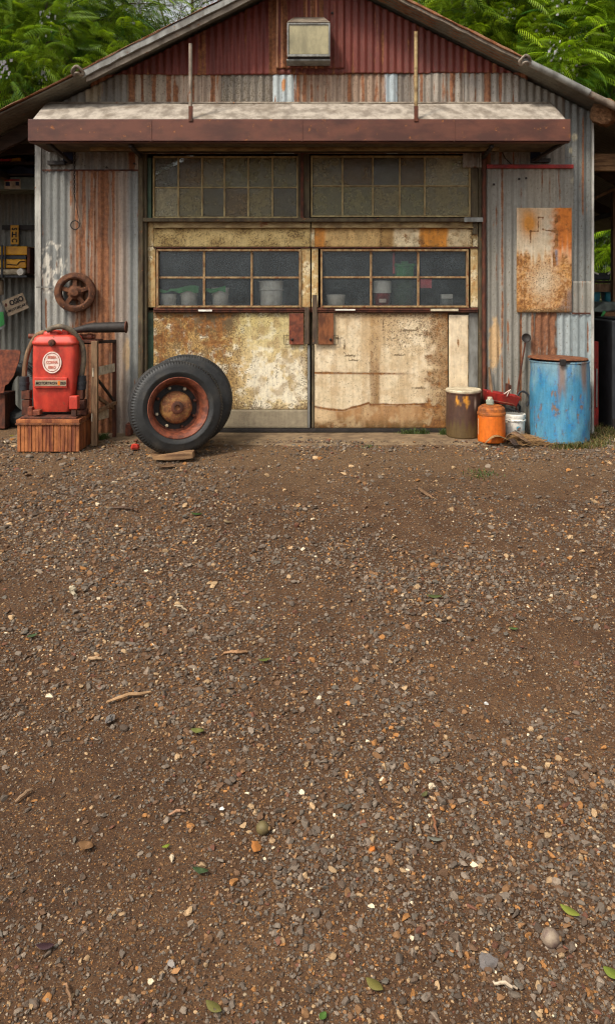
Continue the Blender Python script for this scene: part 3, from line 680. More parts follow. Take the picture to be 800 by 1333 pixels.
def f_ll(PX, PY):      # lower panel of the left door
    n = blot(PX, PY, .05, 101); n2 = blot(PX, PY, .13, 102); st = vn(PX * .25, PY * .03, 103)
    col = mixc(np.broadcast_to(ca(216, 198, 156), PX.shape + (3,)), ca(184, 158, 104), np.clip(n * 1.3 - .2, 0, 1))
    lf = 1 - sstep(285, 335, PX + 40 * (n - .5)); col = mixc(col, ca(176, 134, 68), .85 * lf)
    col = mixc(col, ca(224, 214, 188), .9 * sstep(.42, .62, n2 + .3 * band(PX, 330, 400, 12) * band(PY, 470, 525, 12) - .1))
    col = mixc(col, ca(176, 164, 104), .5 * band(PX, 300, 400, 20) * (1 - sstep(420, 480, PY)))
    mt = sstep(.50, .66, blot(PX, PY, .10, 104)); col = mixc(col, ca(150, 122, 82), .55 * mt); dk = band(PX, 256, 306, 8) * (1 - sstep(412, 442, PY + 20 * (n2 - .5))); col = mixc(col, ca(70, 62, 54), .8 * dk)
    ru = .08 + .40 * lf * (1 - sstep(440, 520, PY)) * (.5 + n) + .3 * band(PX, 205, 215, 6) * band(PY, 450, 475, 8) + .18 * (n2 - .5)
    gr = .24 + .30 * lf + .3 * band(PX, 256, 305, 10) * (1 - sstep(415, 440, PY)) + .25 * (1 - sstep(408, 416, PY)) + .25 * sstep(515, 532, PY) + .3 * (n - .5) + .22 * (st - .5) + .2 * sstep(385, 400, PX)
    return col, ru, gr
def f_lr(PX, PY):      # lower panel of the right door
    n = blot(PX, PY, .045, 111); n2 = blot(PX, PY, .14, 112); st = vn(PX * .3, PY * .02, 113)
    col = mixc(np.broadcast_to(ca(222, 206, 176), PX.shape + (3,)), ca(196, 174, 136), np.clip(n * 1.2 - .15, 0, 1))
    b1 = band(PX + 5 * (n - .5), 481, 494, 2) * (1 - sstep(528, 534, PY)) * (.75 + .3 * st)
    b2 = band(PX + 14 * (n - .5), 472, 514, 5) * (1 - sstep(438, 470, PY + 50 * (st - .5)))
    b3 = band(PX + 6 * (n - .5), 468, 480, 3) * (1 - sstep(460, 485, PY))
    col = mixc(col, ca(146, 112, 72), .95 * b1); col = mixc(col, ca(176, 144, 100), .65 * np.maximum(b2, .6 * b3))
    edge = sstep(540, 574, PX + 36 * (n2 - .5)); col = mixc(col, ca(140, 102, 60), .85 * edge)
    yb = 530 + 6 * np.sin((PX - 405) / 22) * (PX < 480) - 3 + 6 * (n - .5)
    bot = sstep(-1, 3, PY - yb); col = mixc(col, ca(150, 106, 60), .9 * bot); col = mixc(col, ca(98, 70, 34), .9 * sstep(538, 554, PY + 16 * (n - .5)))
    wh = bot * (1 - sstep(425, 436, PX + 8 * (n2 - .5))) * (1 - sstep(546, 552, PY)); col = mixc(col, ca(206, 180, 140), .8 * wh)
    mt = sstep(.48, .68, blot(PX, PY, .09, 114)); col = mixc(col, ca(186, 160, 122), .6 * mt); st4 = sstep(.5, .8, vn(PX * .22, PY * .012, 115)); col = mixc(col, ca(176, 148, 110), .4 * st4)
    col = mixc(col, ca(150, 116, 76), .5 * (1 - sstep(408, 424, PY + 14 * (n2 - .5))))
    line = np.exp(-((PY - yb) / 1.3) ** 2) * (PX < 560) + .9 * np.exp(-((PY - 485.5 - .01 * (PX - 410)) / 1.4) ** 2) * (1 - sstep(500, 545, PX))
    sc = np.exp(-((PY - 529.5) / .8) ** 2) * band(PX, 450, 575, 4)
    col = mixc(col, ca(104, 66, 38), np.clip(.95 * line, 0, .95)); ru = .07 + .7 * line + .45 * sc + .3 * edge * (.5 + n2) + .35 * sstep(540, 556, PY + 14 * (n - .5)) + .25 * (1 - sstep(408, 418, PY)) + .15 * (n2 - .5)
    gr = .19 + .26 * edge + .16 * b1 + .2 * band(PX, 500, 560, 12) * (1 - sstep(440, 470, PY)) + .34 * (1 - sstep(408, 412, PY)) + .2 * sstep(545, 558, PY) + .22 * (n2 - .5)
    for (a, b, l_) in ((455, 463, 0), (436, 440, 0), (462, 469, 0), (428, 443, 1), (498, 424, 1), (520, 462, 0), (448, 450, 1), (545, 505, 0), (530, 430, 0)):
        w_ = (9, 1.0) if l_ == 0 else (1.0, 7); gr = gr + .7 * (np.exp(-((PX - a) / w_[0]) ** 4 - ((PY - b) / w_[1]) ** 2))
    return col, ru, gr
def f_hl(PX, PY):
    n = blot(PX, PY, .06, 121); n2 = blot(PX, PY, .2, 122)
    col = mixc(np.broadcast_to(ca(206, 182, 126), PX.shape + (3,)), ca(170, 140, 82), np.clip(n * 1.4 - .2, 0, 1))
    return col, .12 + .3 * (n2 - .5), .38 + .55 * (n - .5) + .3 * (n2 - .5)
def f_hr(PX, PY):
    n = blot(PX, PY, .06, 131); PX = PX + 5 * (n - .5); n2 = blot(PX, PY, .2, 132)
    col = np.broadcast_to(ca(198, 164, 108), PX.shape + (3,)).copy()
    for a, b, cl, s_ in ((408, 424, (196, 126, 50), .9), (492, 512, (160, 124, 72), .8), (512, 546, (214, 196, 158), .95), (546, 582, (202, 130, 46), .95), (582, 612, (206, 186, 146), .9)):
        col = mixc(col, ca(*cl), s_ * band(PX, a, b, 3))
    n3 = fbm(PX * .12, PY * .05, 135); col = col * (.72 + .5 * n3[..., None])
    col = mixc(col, ca(150, 112, 64), .5 * sstep(.5, .7, n2))
    return col, .16 + .45 * (n2 - .5) + .3 * np.exp(-((PX - 548) / 3) ** 2), .24 + .3 * (n2 - .5) + .3 * np.exp(-((PX - 495) / 2) ** 2) + .35 * sstep(606, 615, PX)
def f_st(PX, PY):
    n = blot(PX, PY, .11, 141); n2 = blot(PX, PY, .3, 142)
    col = mixc(np.broadcast_to(ca(184, 158, 110), PX.shape + (3,)), ca(220, 204, 164), sstep(.5, .62, n)); col = mixc(col, ca(168, 118, 62), sstep(.5, .7, n2) * .7)
    return col, .16 + .4 * (n2 - .5), .25 + .5 * (n - .5)
def f_grey(PX, PY):
    n = blot(PX, PY, .05, 151)
    return mixc(np.broadcast_to(ca(150, 138, 114), PX.shape + (3,)), ca(118, 106, 88), n), .03 + n * 0, .12 + .3 * (n - .5)
def f_white(PX, PY):
    n = blot(PX, PY, .09, 161); e = 1 - band(PX, 585, 608, 2)
    return mixc(np.broadcast_to(ca(222, 206, 176), PX.shape + (3,)), ca(190, 166, 130), n), .08 + .25 * e + .5 * np.exp(-((PX - 596) / 3) ** 2 - ((PY - 447) / 8) ** 2), .1 + .3 * (n - .5)

YD = 0.05
dl = MB().box(X(191.5, .1), YD + .045, Z(558, .1), X(404, .1), YD + .055, Z(404, .1)).build('garage_door', M['frame_dark'], garage); dl['label'] = 'left door leaf, its lower panel brown with mould'
dr = MB().box(X(405, .1), YD + .045, Z(558, .1), X(622.5, .1), YD + .055, Z(404, .1)).build('garage_door', M['frame_dark'], garage); dr['label'] = 'right door leaf, its lower panel cream with rust stains'
patch('lower_panel', 200, 407, 400, 533, YD, .04, f_ll, dl)
patch('kick_board', 200, 533.6, 400, 557, YD - .012, .05, f_grey, dl)
patch('lower_panel', 409, 407, 582.5, 557, YD, .04, f_lr, dr)
patch('side_panel', 584, 410, 609, 545, YD - .006, .04, f_white, dr)
MB().pbox(610, 407, 621.5, 557, YD, YD + .045).build('door_stile', M['galv'], dr, bevel=.004)
MB().pbox(192, 407, 199.5, 557, YD + .01, YD + .045).build('door_stile', M['dark_green'], dl, bevel=.004)
MB().pbox(400.4, 449.5, 403.2, 557, YD - .01, YD + .045).build('door_stile', M['galv'], dl, bevel=.003)
MB().pbox(405.6, 449.5, 408.6, 557, YD - .01, YD + .045).build('door_stile', M['frame_dark'], dr, bevel=.003)
patch('top_panel', 200, 297, 403.5, 321, YD, .04, f_hl, dl)
patch('top_panel', 409.5, 297, 615, 321, YD, .04, f_hr, dr)
for (a, b, par) in ((192.5, 202.3, dl), (391.5, 403.5, dl), (405.5, 413.8, dr), (612, 621.5, dr)):
    patch('door_stile', a, 321.6, b, 400, YD - .004, .044, f_st, par)
patch('door_stile', 192.5, 289, 199.5, 321, YD - .004, .04, f_st, dl); patch('door_stile', 404.6, 297.2, 409, 321, YD + .006, .03, f_st, dr); patch('door_stile', 615.6, 297, 621.5, 321, YD, .04, f_st, dr)
for (a, b, par) in ((199.8, 403.4, dl), (405, 621.5, dr)):
    m_ = MB().pbox(a, 289, b, 296.4, YD - .03, YD + .04)
    m_.pbox(a, 295.4, b, 296.4, YD - .05, YD - .031)
    for x_ in np.arange(a + 4, b - 2, 7.3):
        m_.lathe([(.007, 0), (.006, .004), (.002, .006)], P(x_ + random.uniform(-.5, .5), 292, YD - .0305), (0, -1, 0), 8)
    m_.build('riveted_rail', M['rail'], par, bevel=.0015)
    MB().pbox(a, 321.4, b, 323.2, YD - .02, YD - .006).build('drip_rail', M['rust'], par, bevel=.002)
    mm = MB().pbox(a, 400.5, b, 406.6, YD - .035, YD + .04); mm.pbox(a, 402, b, 404, YD - .045, YD - .036); mm.build('mid_rail', M['rust'], par, bevel=.003)
lw = window([206, 265.5, 327.5, 389], [327, 361.3, 398], ['glass'] * 6, YD + .02, bar=2.4, rim=2.6, par=dl, name='door_window', prot=.045)
rw = window([419.5, 482.5, 544, 607], [327, 361, 398], ['glass'] * 6, YD + .02, bar=2.4, rim=2.6, par=dr, name='door_window', prot=.045)
MB().pbox(206, 398.2, 389, 400.3, YD - .05, YD - .03).build('window_ledge', M['frame'], dl, bevel=.003)
MB().pbox(419, 398.2, 607, 400.3, YD - .05, YD - .03).build('window_ledge', M['frame'], dr, bevel=.003)
MB().pbox(560, 402, 596, 405, YD - .055, YD - .048).build('peeled_strip', M['cream'], dr); MB().pbox(436, 402.4, 462, 404.2, YD - .053, YD - .046).build('peeled_strip', M['white_plastic'], dr); MB().pbox(258, 403, 276, 405.4, YD - .053, YD - .046).build('peeled_strip', M['white_plastic'], dl)
# latches
for (a, b, mt, par, hx) in ((376, 395, 'rust_copper', dl, (369, 376)), (414, 434, 'rust_orange', dr, (434, 440))):
    MB().pbox(a, 408, b, 448.5, YD - .035, YD - .012).build('latch_plate', M[mt], par, bevel=.003)
    h0, h1 = hx
    MB().tube([P(h0 if par is dl else h0, 437, YD - .03), P(h1 if par is dl else h1, 437, YD - .03)] if False else [P(a if par is dl else b, 437, YD - .022), P(h0 if par is dl else h1, 437, YD - .022), P(h0 if par is dl else h1, 448, YD - .022), P(a if par is dl else b, 448, YD - .022)], .004, 6).build('latch_loop', M['dark_iron'], par)
    MB().lathe([(.014, 0), (.013, .01), (.006, .016)], P(380 if par is dl else 430, 442, YD - .036), (0, -1, 0), 12).build('bolt', M['dark_iron'], par, smooth=True)
for (a, b, t0, par) in ((396.5, 402, 400, dl), (406.5, 412.5, 384, dr)):
    MB().pbox(a, t0, b, 448, YD - .05, YD - .04).build('latch_bar', M['latchbar'], par, bevel=.004)
MB().pbox(191, 558.2, 622, 563, .02, .13).build('threshold', M['dark_iron'], garage, bevel=.004)
# small hinge bracket on top right of the doors
MB().pbox(604, 283, 632, 289, -.05, -.031).build('hinge_bracket', M['galv'], garage, bevel=.003)
MB().pbox(615, 290, 621, 305, YD - .05, YD - .01).build('hinge_bracket', M['frame_dark'], garage, bevel=.003)

# ---- awning
YA = -0.62
ztf, zbf, ztb = Z(155.5, YA), Z(184, YA), Z(137, -.02)
xa0, xa1 = X(37.5, YA), X(741, YA)
nxa = 220; us = np.linspace(0, 1, nxa); vsq = np.linspace(0, 1, 14)
UU, VV = np.meshgrid(us, vsq)
bx0, bx1 = X(62, -.02), X(716, -.02)
fx0, fx1 = xa0 + .03, xa1 - .03
XX = (fx0 + (bx0 - fx0) * VV) * (1 - UU) + (fx1 + (bx1 - fx1) * VV) * UU
YY = YA + .02 + (-.02 - YA - .02) * VV
ZZ = (ztf + .004 + (ztb - ztf) * np.clip(VV * 1.12, 0, 1)) + .012 * (fbm(XX * 2.5, VV * 3, 71) - .5) - .006 * (np.abs(((XX * .9) % 1) - .5) < .012)
q = (np.arange(13)[:, None] * nxa + np.arange(nxa - 1)[None, :]).ravel()
aw = fast_mesh('awning', np.stack([XX.ravel(), YY.ravel(), ZZ.ravel()], 1), np.stack([q, q + 1, q + nxa + 1, q + nxa], 1), M['awning'], garage, True)
aw.modifiers.new('thickness', 'SOLIDIFY').thickness = 0.006
fa = MB().box(xa0, YA - .02, zbf, xa1, YA, ztf); fa.box(xa0 + .001, YA - .001, zbf - .012, xa1 - .001, YA + .06, zbf - .001); fa.build('fascia', M['fascia'], aw, bevel=.004)
MB().box(xa0, YA + .001, zbf, xa0 + .015, -.03, zbf + .14).box(xa1 - .015, YA + .001, zbf, xa1, -.03, zbf + .14).build('end_plate', M['fascia'], aw)
MB().box(xa0 + .02, YA + .062, zbf + .0, xa1 - .02, -.03, zbf + .02).build('soffit', M['soffit'], aw)
MB().box(xa0 + .5, YA + .3, zbf - .03, xa1 - .6, YA + .34, zbf - .002).build('batten', M['rail'], aw, bevel=.003)
MB().tube([(bx0, -.03, ztb + .02), (bx1, -.03, ztb + .02)], .014, 8).build('top_roll', M['galv_warm'], aw, smooth=True)
for a in (196, 392, 590):
    MB().pbox(a, 156, a + 1.6, 184, YA - .024, YA - .0205).build('lap_joint', M['fascia'], aw, bevel=.001)
for a, t_ in ((248, 57), (541, 41)):
    MB().tube([P(a, t_, YA + .03), P(a, 160, YA + .03)], .018, 12).build('upright_pipe', M['galv_warm'] if a == 248 else M['rail'], aw, smooth=True)
    MB().pbox(a - 2.5, 138, a + 3, 158, YA - .03, YA - .021 + .0).build('strap', M['rust'], aw, bevel=.002)
for (a, b, e, f2) in ((62, 186, 93, 212), (735, 184, 694, 209), (170, 190, 184, 204), (640, 190, 628, 206)):
    MB().bar(P(a, b, YA + .08), P(e, f2, -.05), .035, .03).build('bracket', M['dark_iron'], aw, bevel=.003)
    if a in (62, 735):
        MB().pbox(min(e, a) + (0 if a == 62 else -2), f2 - 3, min(e, a) + 22, f2 + 2, -.07, -.012).build('bracket_foot', M['dark_iron'], aw)

# ---- inside: shelf behind the door windows is its own thing
for (a, b, nm, lb) in ((192, 400, 'shelf', 'plank shelf inside behind the left door window'), (410, 622, 'shelf', 'plank shelf inside behind the right door window')):
    s_ = thing(nm, lb, 'shelf', (X((a + b) / 2, .4), .4, .02))
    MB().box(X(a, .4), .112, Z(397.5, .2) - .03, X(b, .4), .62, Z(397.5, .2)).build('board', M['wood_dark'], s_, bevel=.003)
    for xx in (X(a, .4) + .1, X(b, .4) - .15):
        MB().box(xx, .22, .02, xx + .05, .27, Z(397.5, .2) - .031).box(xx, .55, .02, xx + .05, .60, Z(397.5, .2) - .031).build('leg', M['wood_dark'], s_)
SZ = Z(397.5, .2) + .001

def ipot(name, px, w, top, mat, label, cat='bucket', y=.235, rim=True, lid=None, group=None):
    r = w / 2 * (D0 + y) / F; h = Z(top, y) - SZ; cx = X(px, y)
    t = thing(name, label, cat, (cx, y, SZ), group)
    MB().lathe([(r * .86, 0), (r * .9, .004), (r, h * .94), (r, h)], (cx, y, SZ), n=28).build('body', M[mat], t, smooth=True)
    if rim: MB().lathe([(r * 1.0, h * .62), (r * 1.05, h * .64), (r * 1.05, h * .68), (r * 1.0, h * .70)], (cx, y, SZ), n=28).build('rim', M[lid or mat], t, smooth=True)
    MB().lathe([(r * 1.05, h), (r * 1.05, h + .012), (.001, h + .016)], (cx, y, SZ), n=28).build('lid', M[lid or mat], t, smooth=True)
    return t
G1 = 'buckets on the shelf behind the door windows'
ipot('bucket', 219, 22, 384, 'white_plastic', 'squat white tub at the far left of the left door window', group=G1)
ipot('bucket', 246, 22, 378, 'white_plastic', 'white ribbed bucket under green cloth in the left door window', group=G1)
ipot('bucket', 287, 22, 376, 'white_plastic', 'pale bucket in the middle pane of the left door window', group=G1)
ipot('bucket', 353, 31, 367, 'white_plastic', 'large white bucket behind the right pane of the left door window', group=G1)
ipot('bowl', 437, 24, 385, 'white_plastic', 'shallow white basin in the lower left pane of the right door window', 'bowl', rim=False)
pb = ipot('paint_drum', 497, 22, 367, 'red_dark', 'white over red drum in the middle of the right door window', 'drum', lid='white_plastic')
MB().lathe([(.0935, .13), (.0945, .131), (.0975, .25), (.0965, .251)], (X(497, .235), .235, SZ), n=28).build('white_band', M['white_plastic'], pb, smooth=True)
MB().box(X(493, .14), .130, SZ + .03, X(502, .14), .134, SZ + .07).build('label_patch', M['white_ink'], pb)
ipot('drum', 525, 30, 366, 'dark_green', 'dark green drum beside the red and white one behind the door glass', 'drum', lid='dark_green')
t = thing('storage_box', 'bright green plastic box on top of the dark green drum behind glass', 'box', (X(526, .38), .38, Z(361, .38)))
MB().pbox(515, 346, 538, 362, .28, .46).build('body', M['green_plastic'], t, bevel=.01)
MB().pbox(513, 343, 540, 347, .27, .47).build('lid', M['green_plastic'], t, bevel=.006); MB().pbox(522, 340, 531, 343.5, .33, .40).build('handle', M['green_plastic'], t, bevel=.004)
single('red_strip', MB().pbox(510.5, 329, 513.5, 356, .30, .31), M['pinkred'], 'narrow red strip hanging upright behind the right door window', 'strip')
single('paper_notice', MB().pbox(546.5, 363.5, 561.5, 375, .085, .088), M['pinkred'], 'faded pink notice stuck inside the lower right pane of the right door', 'notice', loc=P(554, 370, .086))
t = thing('small_tin', 'small white and grey tin at the right end of the right door window', 'tin', (X(581, .38), .38, SZ))
MB().pbox(574, 389, 589, 397, .30, .40).build('body', M['galv'], t, bevel=.004); MB().pbox(574, 383, 589, 388.8, .305, .395).build('lid', M['white_plastic'], t, bevel=.004)
cl = MB()
for k in range(2):
    xs = np.linspace(208 + k * 62, 262 + k * 34, 16); top = [(X(a, .3), Z(373.5 - 2.2 * math.sin(a * .13) + (4 if a < 225 else 0), .14)) for a in xs]; bot = [(X(a, .3), Z(380 - 1.5 * math.sin(a * .31), .14)) for a in xs[::-1]]
    cl.prism(top + bot, .108 + k * .004, .118 + k * .004)
single('green_cloth', cl, M['green_plastic'], 'crumpled green cloth draped over the tubs in the left door window', 'cloth', loc=(X(240, .25), .25, Z(380, .25)))

# ------------------------------------------------------------------ wall light in the gable
wl = thing('wall_light', 'boxy weathered floodlight with yellowed glass mounted high on the red gable', 'lamp', P(401, 79, -.02))
MB().pbox(374, 31, 429, 76.5, -.24, -.04).build('housing', M['dark_iron'], wl, bevel=.01)
MB().pbox(375.8, 32, 427.3, 70.5, -.252, -.241).build('diffuser', M['lamp_glass'], wl, bevel=.004)
fr_ = MB(); fr_.pbox(373.5, 70.6, 429.5, 73.5, -.262, -.241); fr_.pbox(373.5, 31, 375.7, 70.5, -.262, -.241); fr_.pbox(427.4, 31, 429.5, 70.5, -.262, -.241); fr_.pbox(373.5, 29.5, 429.5, 31.9, -.262, -.241)
fr_.build('glass_frame', M['galv'], wl, bevel=.003)
yb_, yt_ = Z(29.4, -.26), Z(22.5, -.1)
x0, x1, x2, x3 = X(373, -.26), X(430, -.26), X(381, -.1), X(422, -.1)
MB().add([(x0, -.27, yb_), (x1, -.27, yb_), (x1, -.04, yb_), (x0, -.04, yb_), (x2, -.10, yt_), (x3, -.10, yt_), (x3, -.04, yt_), (x2, -.04, yt_)],
         [(0, 3, 2, 1), (4, 5, 6, 7), (0, 1, 5, 4), (1, 2, 6, 5), (2, 3, 7, 6), (3, 0, 4, 7)]).build('hood', M['galv_warm'], wl, bevel=.006)
MB().pbox(372.5, 76.7, 430, 79, -.23, -.04).build('base_tray', M['galv'], wl, bevel=.004)
MB().pbox(395, 79.2, 408, 82, -.12, -.03).build('wall_bracket', M['dark_iron'], wl)

# ------------------------------------------------------------------ wheels
def tyre(par, ctr, ax, R, W, tread=96, name='tyre'):
    h = W / 2
    prof = [(R * .615, -h * .62), (R * .60, -h * .80), (R * .64, -h * .96), (R * .74, -h * 1.06), (R * .755, -h * 1.085), (R * .77, -h * 1.06), (R * .86, -h * 1.02), (R * .925, -h * .93), (R * .955, -h * .86), (R * .985, -h * .74),
            (R * .992, -h * .5), (R * .975, -h * .46), (R * .975, -h * .42), (R, -h * .38), (R, -h * .06), (R * .982, -h * .03), (R * .982, h * .03), (R, h * .06), (R, h * .38), (R * .975, h * .42), (R * .975, h * .46), (R * .992, h * .5),
            (R * .985, h * .74), (R * .955, h * .86), (R * .90, h * .95), (R * .8, h), (R * .64, h * .96), (R * .6, h * .8), (R * .615, h * .62), (R * .615, -h * .62)]
    def wob(i, k, r, hh):
        if i in (8, 9, 10, 21, 22, 23): 
            if k % 3 == 0: return r - R * .02, hh * .965
        return r, hh
    return MB().lathe(prof, ctr, ax, tread * 3, wob).build(name, M['rubber'], par, smooth=True, sharp=0.9)
def wheel(name, label, px, py, y, R, W, yaw, lean, full):
    ctr = Vector((X(px, y), y, 0)); ax = Vector((math.sin(yaw), -math.cos(yaw), math.tan(lean))).normalized()
    drop = R * math.cos(lean) + (W / 2) * math.sin(abs(lean)); ctr.z = .004 + drop * .985
    t = thing(name, label, 'tyre', (ctr.x, ctr.y, ctr.z))
    tyre(t, ctr, -ax, R, W)
    if full:
        h = W / 2
        # axis towards the viewer is +
        MB().lathe([(R * .60, -h * .7), (R * .60, h * .80), (R * .645, h * .96), (R * .655, h * 1.0), (R * .64, h * 1.02), (R * .605, h * .94), (R * .575, h * .86), (R * .545, h * .70), (R * .52, h * .25), (R * .515, -h * .1), (R * .47, -h * .2), (R * .44, -h * .3), (R * .60, -h * .7)], ctr, ax, 64).build('rim', M['rust_copper'], t, smooth=True, sharp=.6)
        MB().lathe([(R * .50, -h * .28), (R * .5, -h * .2), (R * .2, -h * .2)], ctr, ax, 48).build('wheel_disc', M['dark_iron'], t, smooth=True)
        hb = MB().lathe([(R * .345, -h * .25), (R * .345, h * .18), (R * .33, h * .30), (R * .28, h * .42), (R * .2, h * .50), (R * .135, h * .54)], ctr, ax, 40)
        hb.build('hub', M['hub'], t, smooth=True, sharp=.9)
        MB().lathe([(R * .135, h * .5), (R * .135, h * .62), (R * .115, h * .66), (R * .06, h * .66), (R * .055, h * .5), (.001, h * .48)], ctr, ax, 28).build('hub_cap', M['rust'], t, smooth=True, sharp=.6)
        u = ax.cross(Vector((0, 0, 1))).normalized(); w_ = ax.cross(u)
        for k in range(8):
            tt = 2 * math.pi * k / 8 + .3; p = ctr + (u * math.cos(tt) + w_ * math.sin(tt)) * R * .43 + ax * (-h * .2)
            MB().lathe([(R * .035, 0), (R * .035, h * .3), (R * .02, h * .36)], p, ax, 6).build('wheel_nut', M['cream'] if k in (0, 1, 5, 6) else M['rust'], t)
    else:
        h = W / 2
        MB().lathe([(R * .60, -h * .7), (R * .60, h * .80), (R * .64, h * .96), (R * .6, h * .9), (R * .52, h * .2), (R * .3, -h * .2), (.001, -h * .2)], ctr, ax, 48).build('rim', M['rust'], t, smooth=True, sharp=.6)
        # raised moulded blocks on the sidewall
        u = ax.cross(Vector((0, 0, 1))).normalized(); w_ = ax.cross(u); m_ = MB()
        for k in range(44):
            if k % 6 == 0: continue
            tt = 2 * math.pi * k / 44; ra, rb = R * (.80 + .02 * (k % 2)), R * (.90 - .02 * (k % 3))
            for s_ in (-.35, .35):
                d1 = u * math.cos(tt + s_ * .08) + w_ * math.sin(tt + s_ * .08)
                m_.bar(ctr + d1 * ra + ax * h * 1.0, ctr + d1 * rb + ax * h * .965, R * .022, .012, up=tuple(ax))
        m_.build('sidewall_pattern', M['rubber'], t)['kind'] = 'stuff'
    return t
wheel('wheel_assembly', 'front truck wheel with a rusty copper rim and flaking hub, leaning on another tyre', 229, 0, -.98, .425, .24, math.radians(21), math.radians(5), True)
wheel('tyre_casing', 'black tyre with moulded sidewall behind the rusty-rimmed wheel', 243, 0, -.60, .438, .22, math.radians(14), math.radians(4), False)
g0 = gpt(225, 597)
wc = MB(); pts = [(197, 591), (206, 593), (222, 591), (238, 589), (251, 588.5), (252, 596), (240, 598), (220, 599), (200, 598)]
wc.prism([(X(a, -1.18), Z(b, -1.18)) for a, b in pts], -1.20, -1.08)
single('wood_chock', wc, M['wood_x'], 'splintered wood wedge lying under the front truck wheel', 'wood wedge', loc=P(225, 598, -1.14), bevel=.004)

# ------------------------------------------------------------------ crate and fuel pump
yc = -.86
cr = thing('crate', 'rust-stained slatted crate carrying the red pump at the left', 'crate', (X(62, yc), -.65, 0))
cx0, cx1, cz0, cz1 = X(22.5, yc), X(103, yc), .0, Z(546, yc)
b = MB().box(cx0 + .01, yc + .012, cz0, cx1 - .01, yc + .42, cz1 - .015)
b.build('box', M['crate'], cr)
nb = 17; bd = MB(); w = (cx1 - cx0) / nb
for k in range(nb):
    bd.box(cx0 + k * w + .002 + random.uniform(0, .002), yc - random.uniform(0, .006), cz0, cx0 + (k + 1) * w - .001, yc + .011, cz1 - .05)
bd.build('front_slats', M['crate'], cr, bevel=.002)
bd = MB(); w = .42 / 8
for k in range(8): bd.box(cx1 - .009, yc + .004 + k * w, cz0, cx1 + random.uniform(0, .004), yc + (k + 1) * w, cz1 - .05)
bd.build('side_slats', M['crate'], cr, bevel=.002)
MB().box(cx0 - .012, yc - .016, cz1 - .05, cx1 + .012, yc + .435, cz1 - .034).build('rim', M['rust_orange'], cr, bevel=.003)
MB().box(cx0 - .006, yc - .010, cz1 - .033, cx1 + .006, yc + .43, cz1 - .001).build('rim', M['crate'], cr, bevel=.004)
MB().box(cx0 + .02, yc + .02, cz1 - .0005, cx1 - .03, yc + .40, cz1 + .018).build('tray', M['rust'], cr, bevel=.005)

yp = -.62; pz = cz1 + .019
pu = thing('fuel_pump', 'upright red fuel pump with white oval badge standing on the crate', 'fuel pump', (X(70, yp), yp, pz))
def rrect(cx, cy, z, hx, hy, r, n=6):
    out = []
    for (sx, sy, a0) in ((1, 1, 0), (-1, 1, 90), (-1, -1, 180), (1, -1, 270)):
        for k in range(n + 1):
            t_ = math.radians(a0 + 90 * k / n); out.append((cx + sx * (hx - r) + r * math.cos(t_), cy + sy * (hy - r) + r * math.sin(t_), z))
    return out
def zz(py): return Z(py, yp - .12)
def xx_(px): return X(px, yp - .12)
secs = [(536.5, 43, 90, .10), (533, 42, 92, .105), (515, 41.5, 96, .12), (495, 41.5, 98.5, .13), (460, 42, 99.5, .135), (449, 42.5, 99.5, .135)]
MB().loft([rrect((xx_(a) + xx_(b_)) / 2, yp, max(zz(py), pz), (xx_(b_) - xx_(a)) / 2, hd, .045) for py, a, b_, hd in secs]).build('body', M['red'], pu, smooth=True, sharp=.9)
MB().loft([rrect(xx_(71), yp, zz(py), (xx_(100) - xx_(71)) * s_, .15 * s_, .05) for py, s_ in ((449.3, .97), (447.5, 1.02), (445, 1.02), (443, .96), (440, .93), (437, .82), (436, .7))]).build('lid', M['red'], pu, smooth=True, sharp=.9)
MB().loft([rrect(xx_(64), yp, zz(py), .075 * s_, .08 * s_, .03) for py, s_ in ((436.5, 1), (433.5, .98), (431.5, .85), (430.8, .6))]).build('filler_cap', M['red'], pu, smooth=True, sharp=.9)
MB().box(xx_(78), yp - .06, zz(440), xx_(86), yp + .02, zz(427.5)).build('valve_block', M['red'], pu, bevel=.006)
MB().lathe([(.034, 0), (.034, .015), (.026, .03), (.01, .034)], (xx_(69.5), yp - .152, zz(446)), (0, -1, 0), 12).build('lock_knob', M['rust'], pu, smooth=True)
def disc(cx, cz, rx, rz, y0, th, name, mat, par, n=36, ring=None):
    m_ = MB(); o_ = [(cx + rx * math.cos(2 * math.pi * k / n), cz + rz * math.sin(2 * math.pi * k / n)) for k in range(n)]
    if ring is None: m_.prism(o_, y0 - th, y0)
    else:
        i_ = [(cx + (rx - ring) * math.cos(2 * math.pi * k / n), cz + (rz - ring) * math.sin(2 * math.pi * k / n)) for k in range(n)]
        v = [(p[0], y0 - th, p[1]) for p in o_] + [(p[0], y0 - th, p[1]) for p in i_] + [(p[0], y0, p[1]) for p in o_] + [(p[0], y0, p[1]) for p in i_]; f = []
        for k in range(n):
            k2 = (k + 1) % n; f += [(k, k2, n + k2, n + k), (k, 2 * n + k, 2 * n + k2, k2), (n + k, n + k2, 3 * n + k2, 3 * n + k)]
        m_.add(v, f)
    return m_.build(name, mat, par)
ybf = yp - .138
disc(xx_(69), zz(471.5), .089, .102, ybf, .006, 'badge_ring', M['white_ink'], pu, ring=.011)
bd_ = disc(xx_(69), zz(471.5), .071, .084, ybf, .004, 'badge', M['white_ink'], pu)
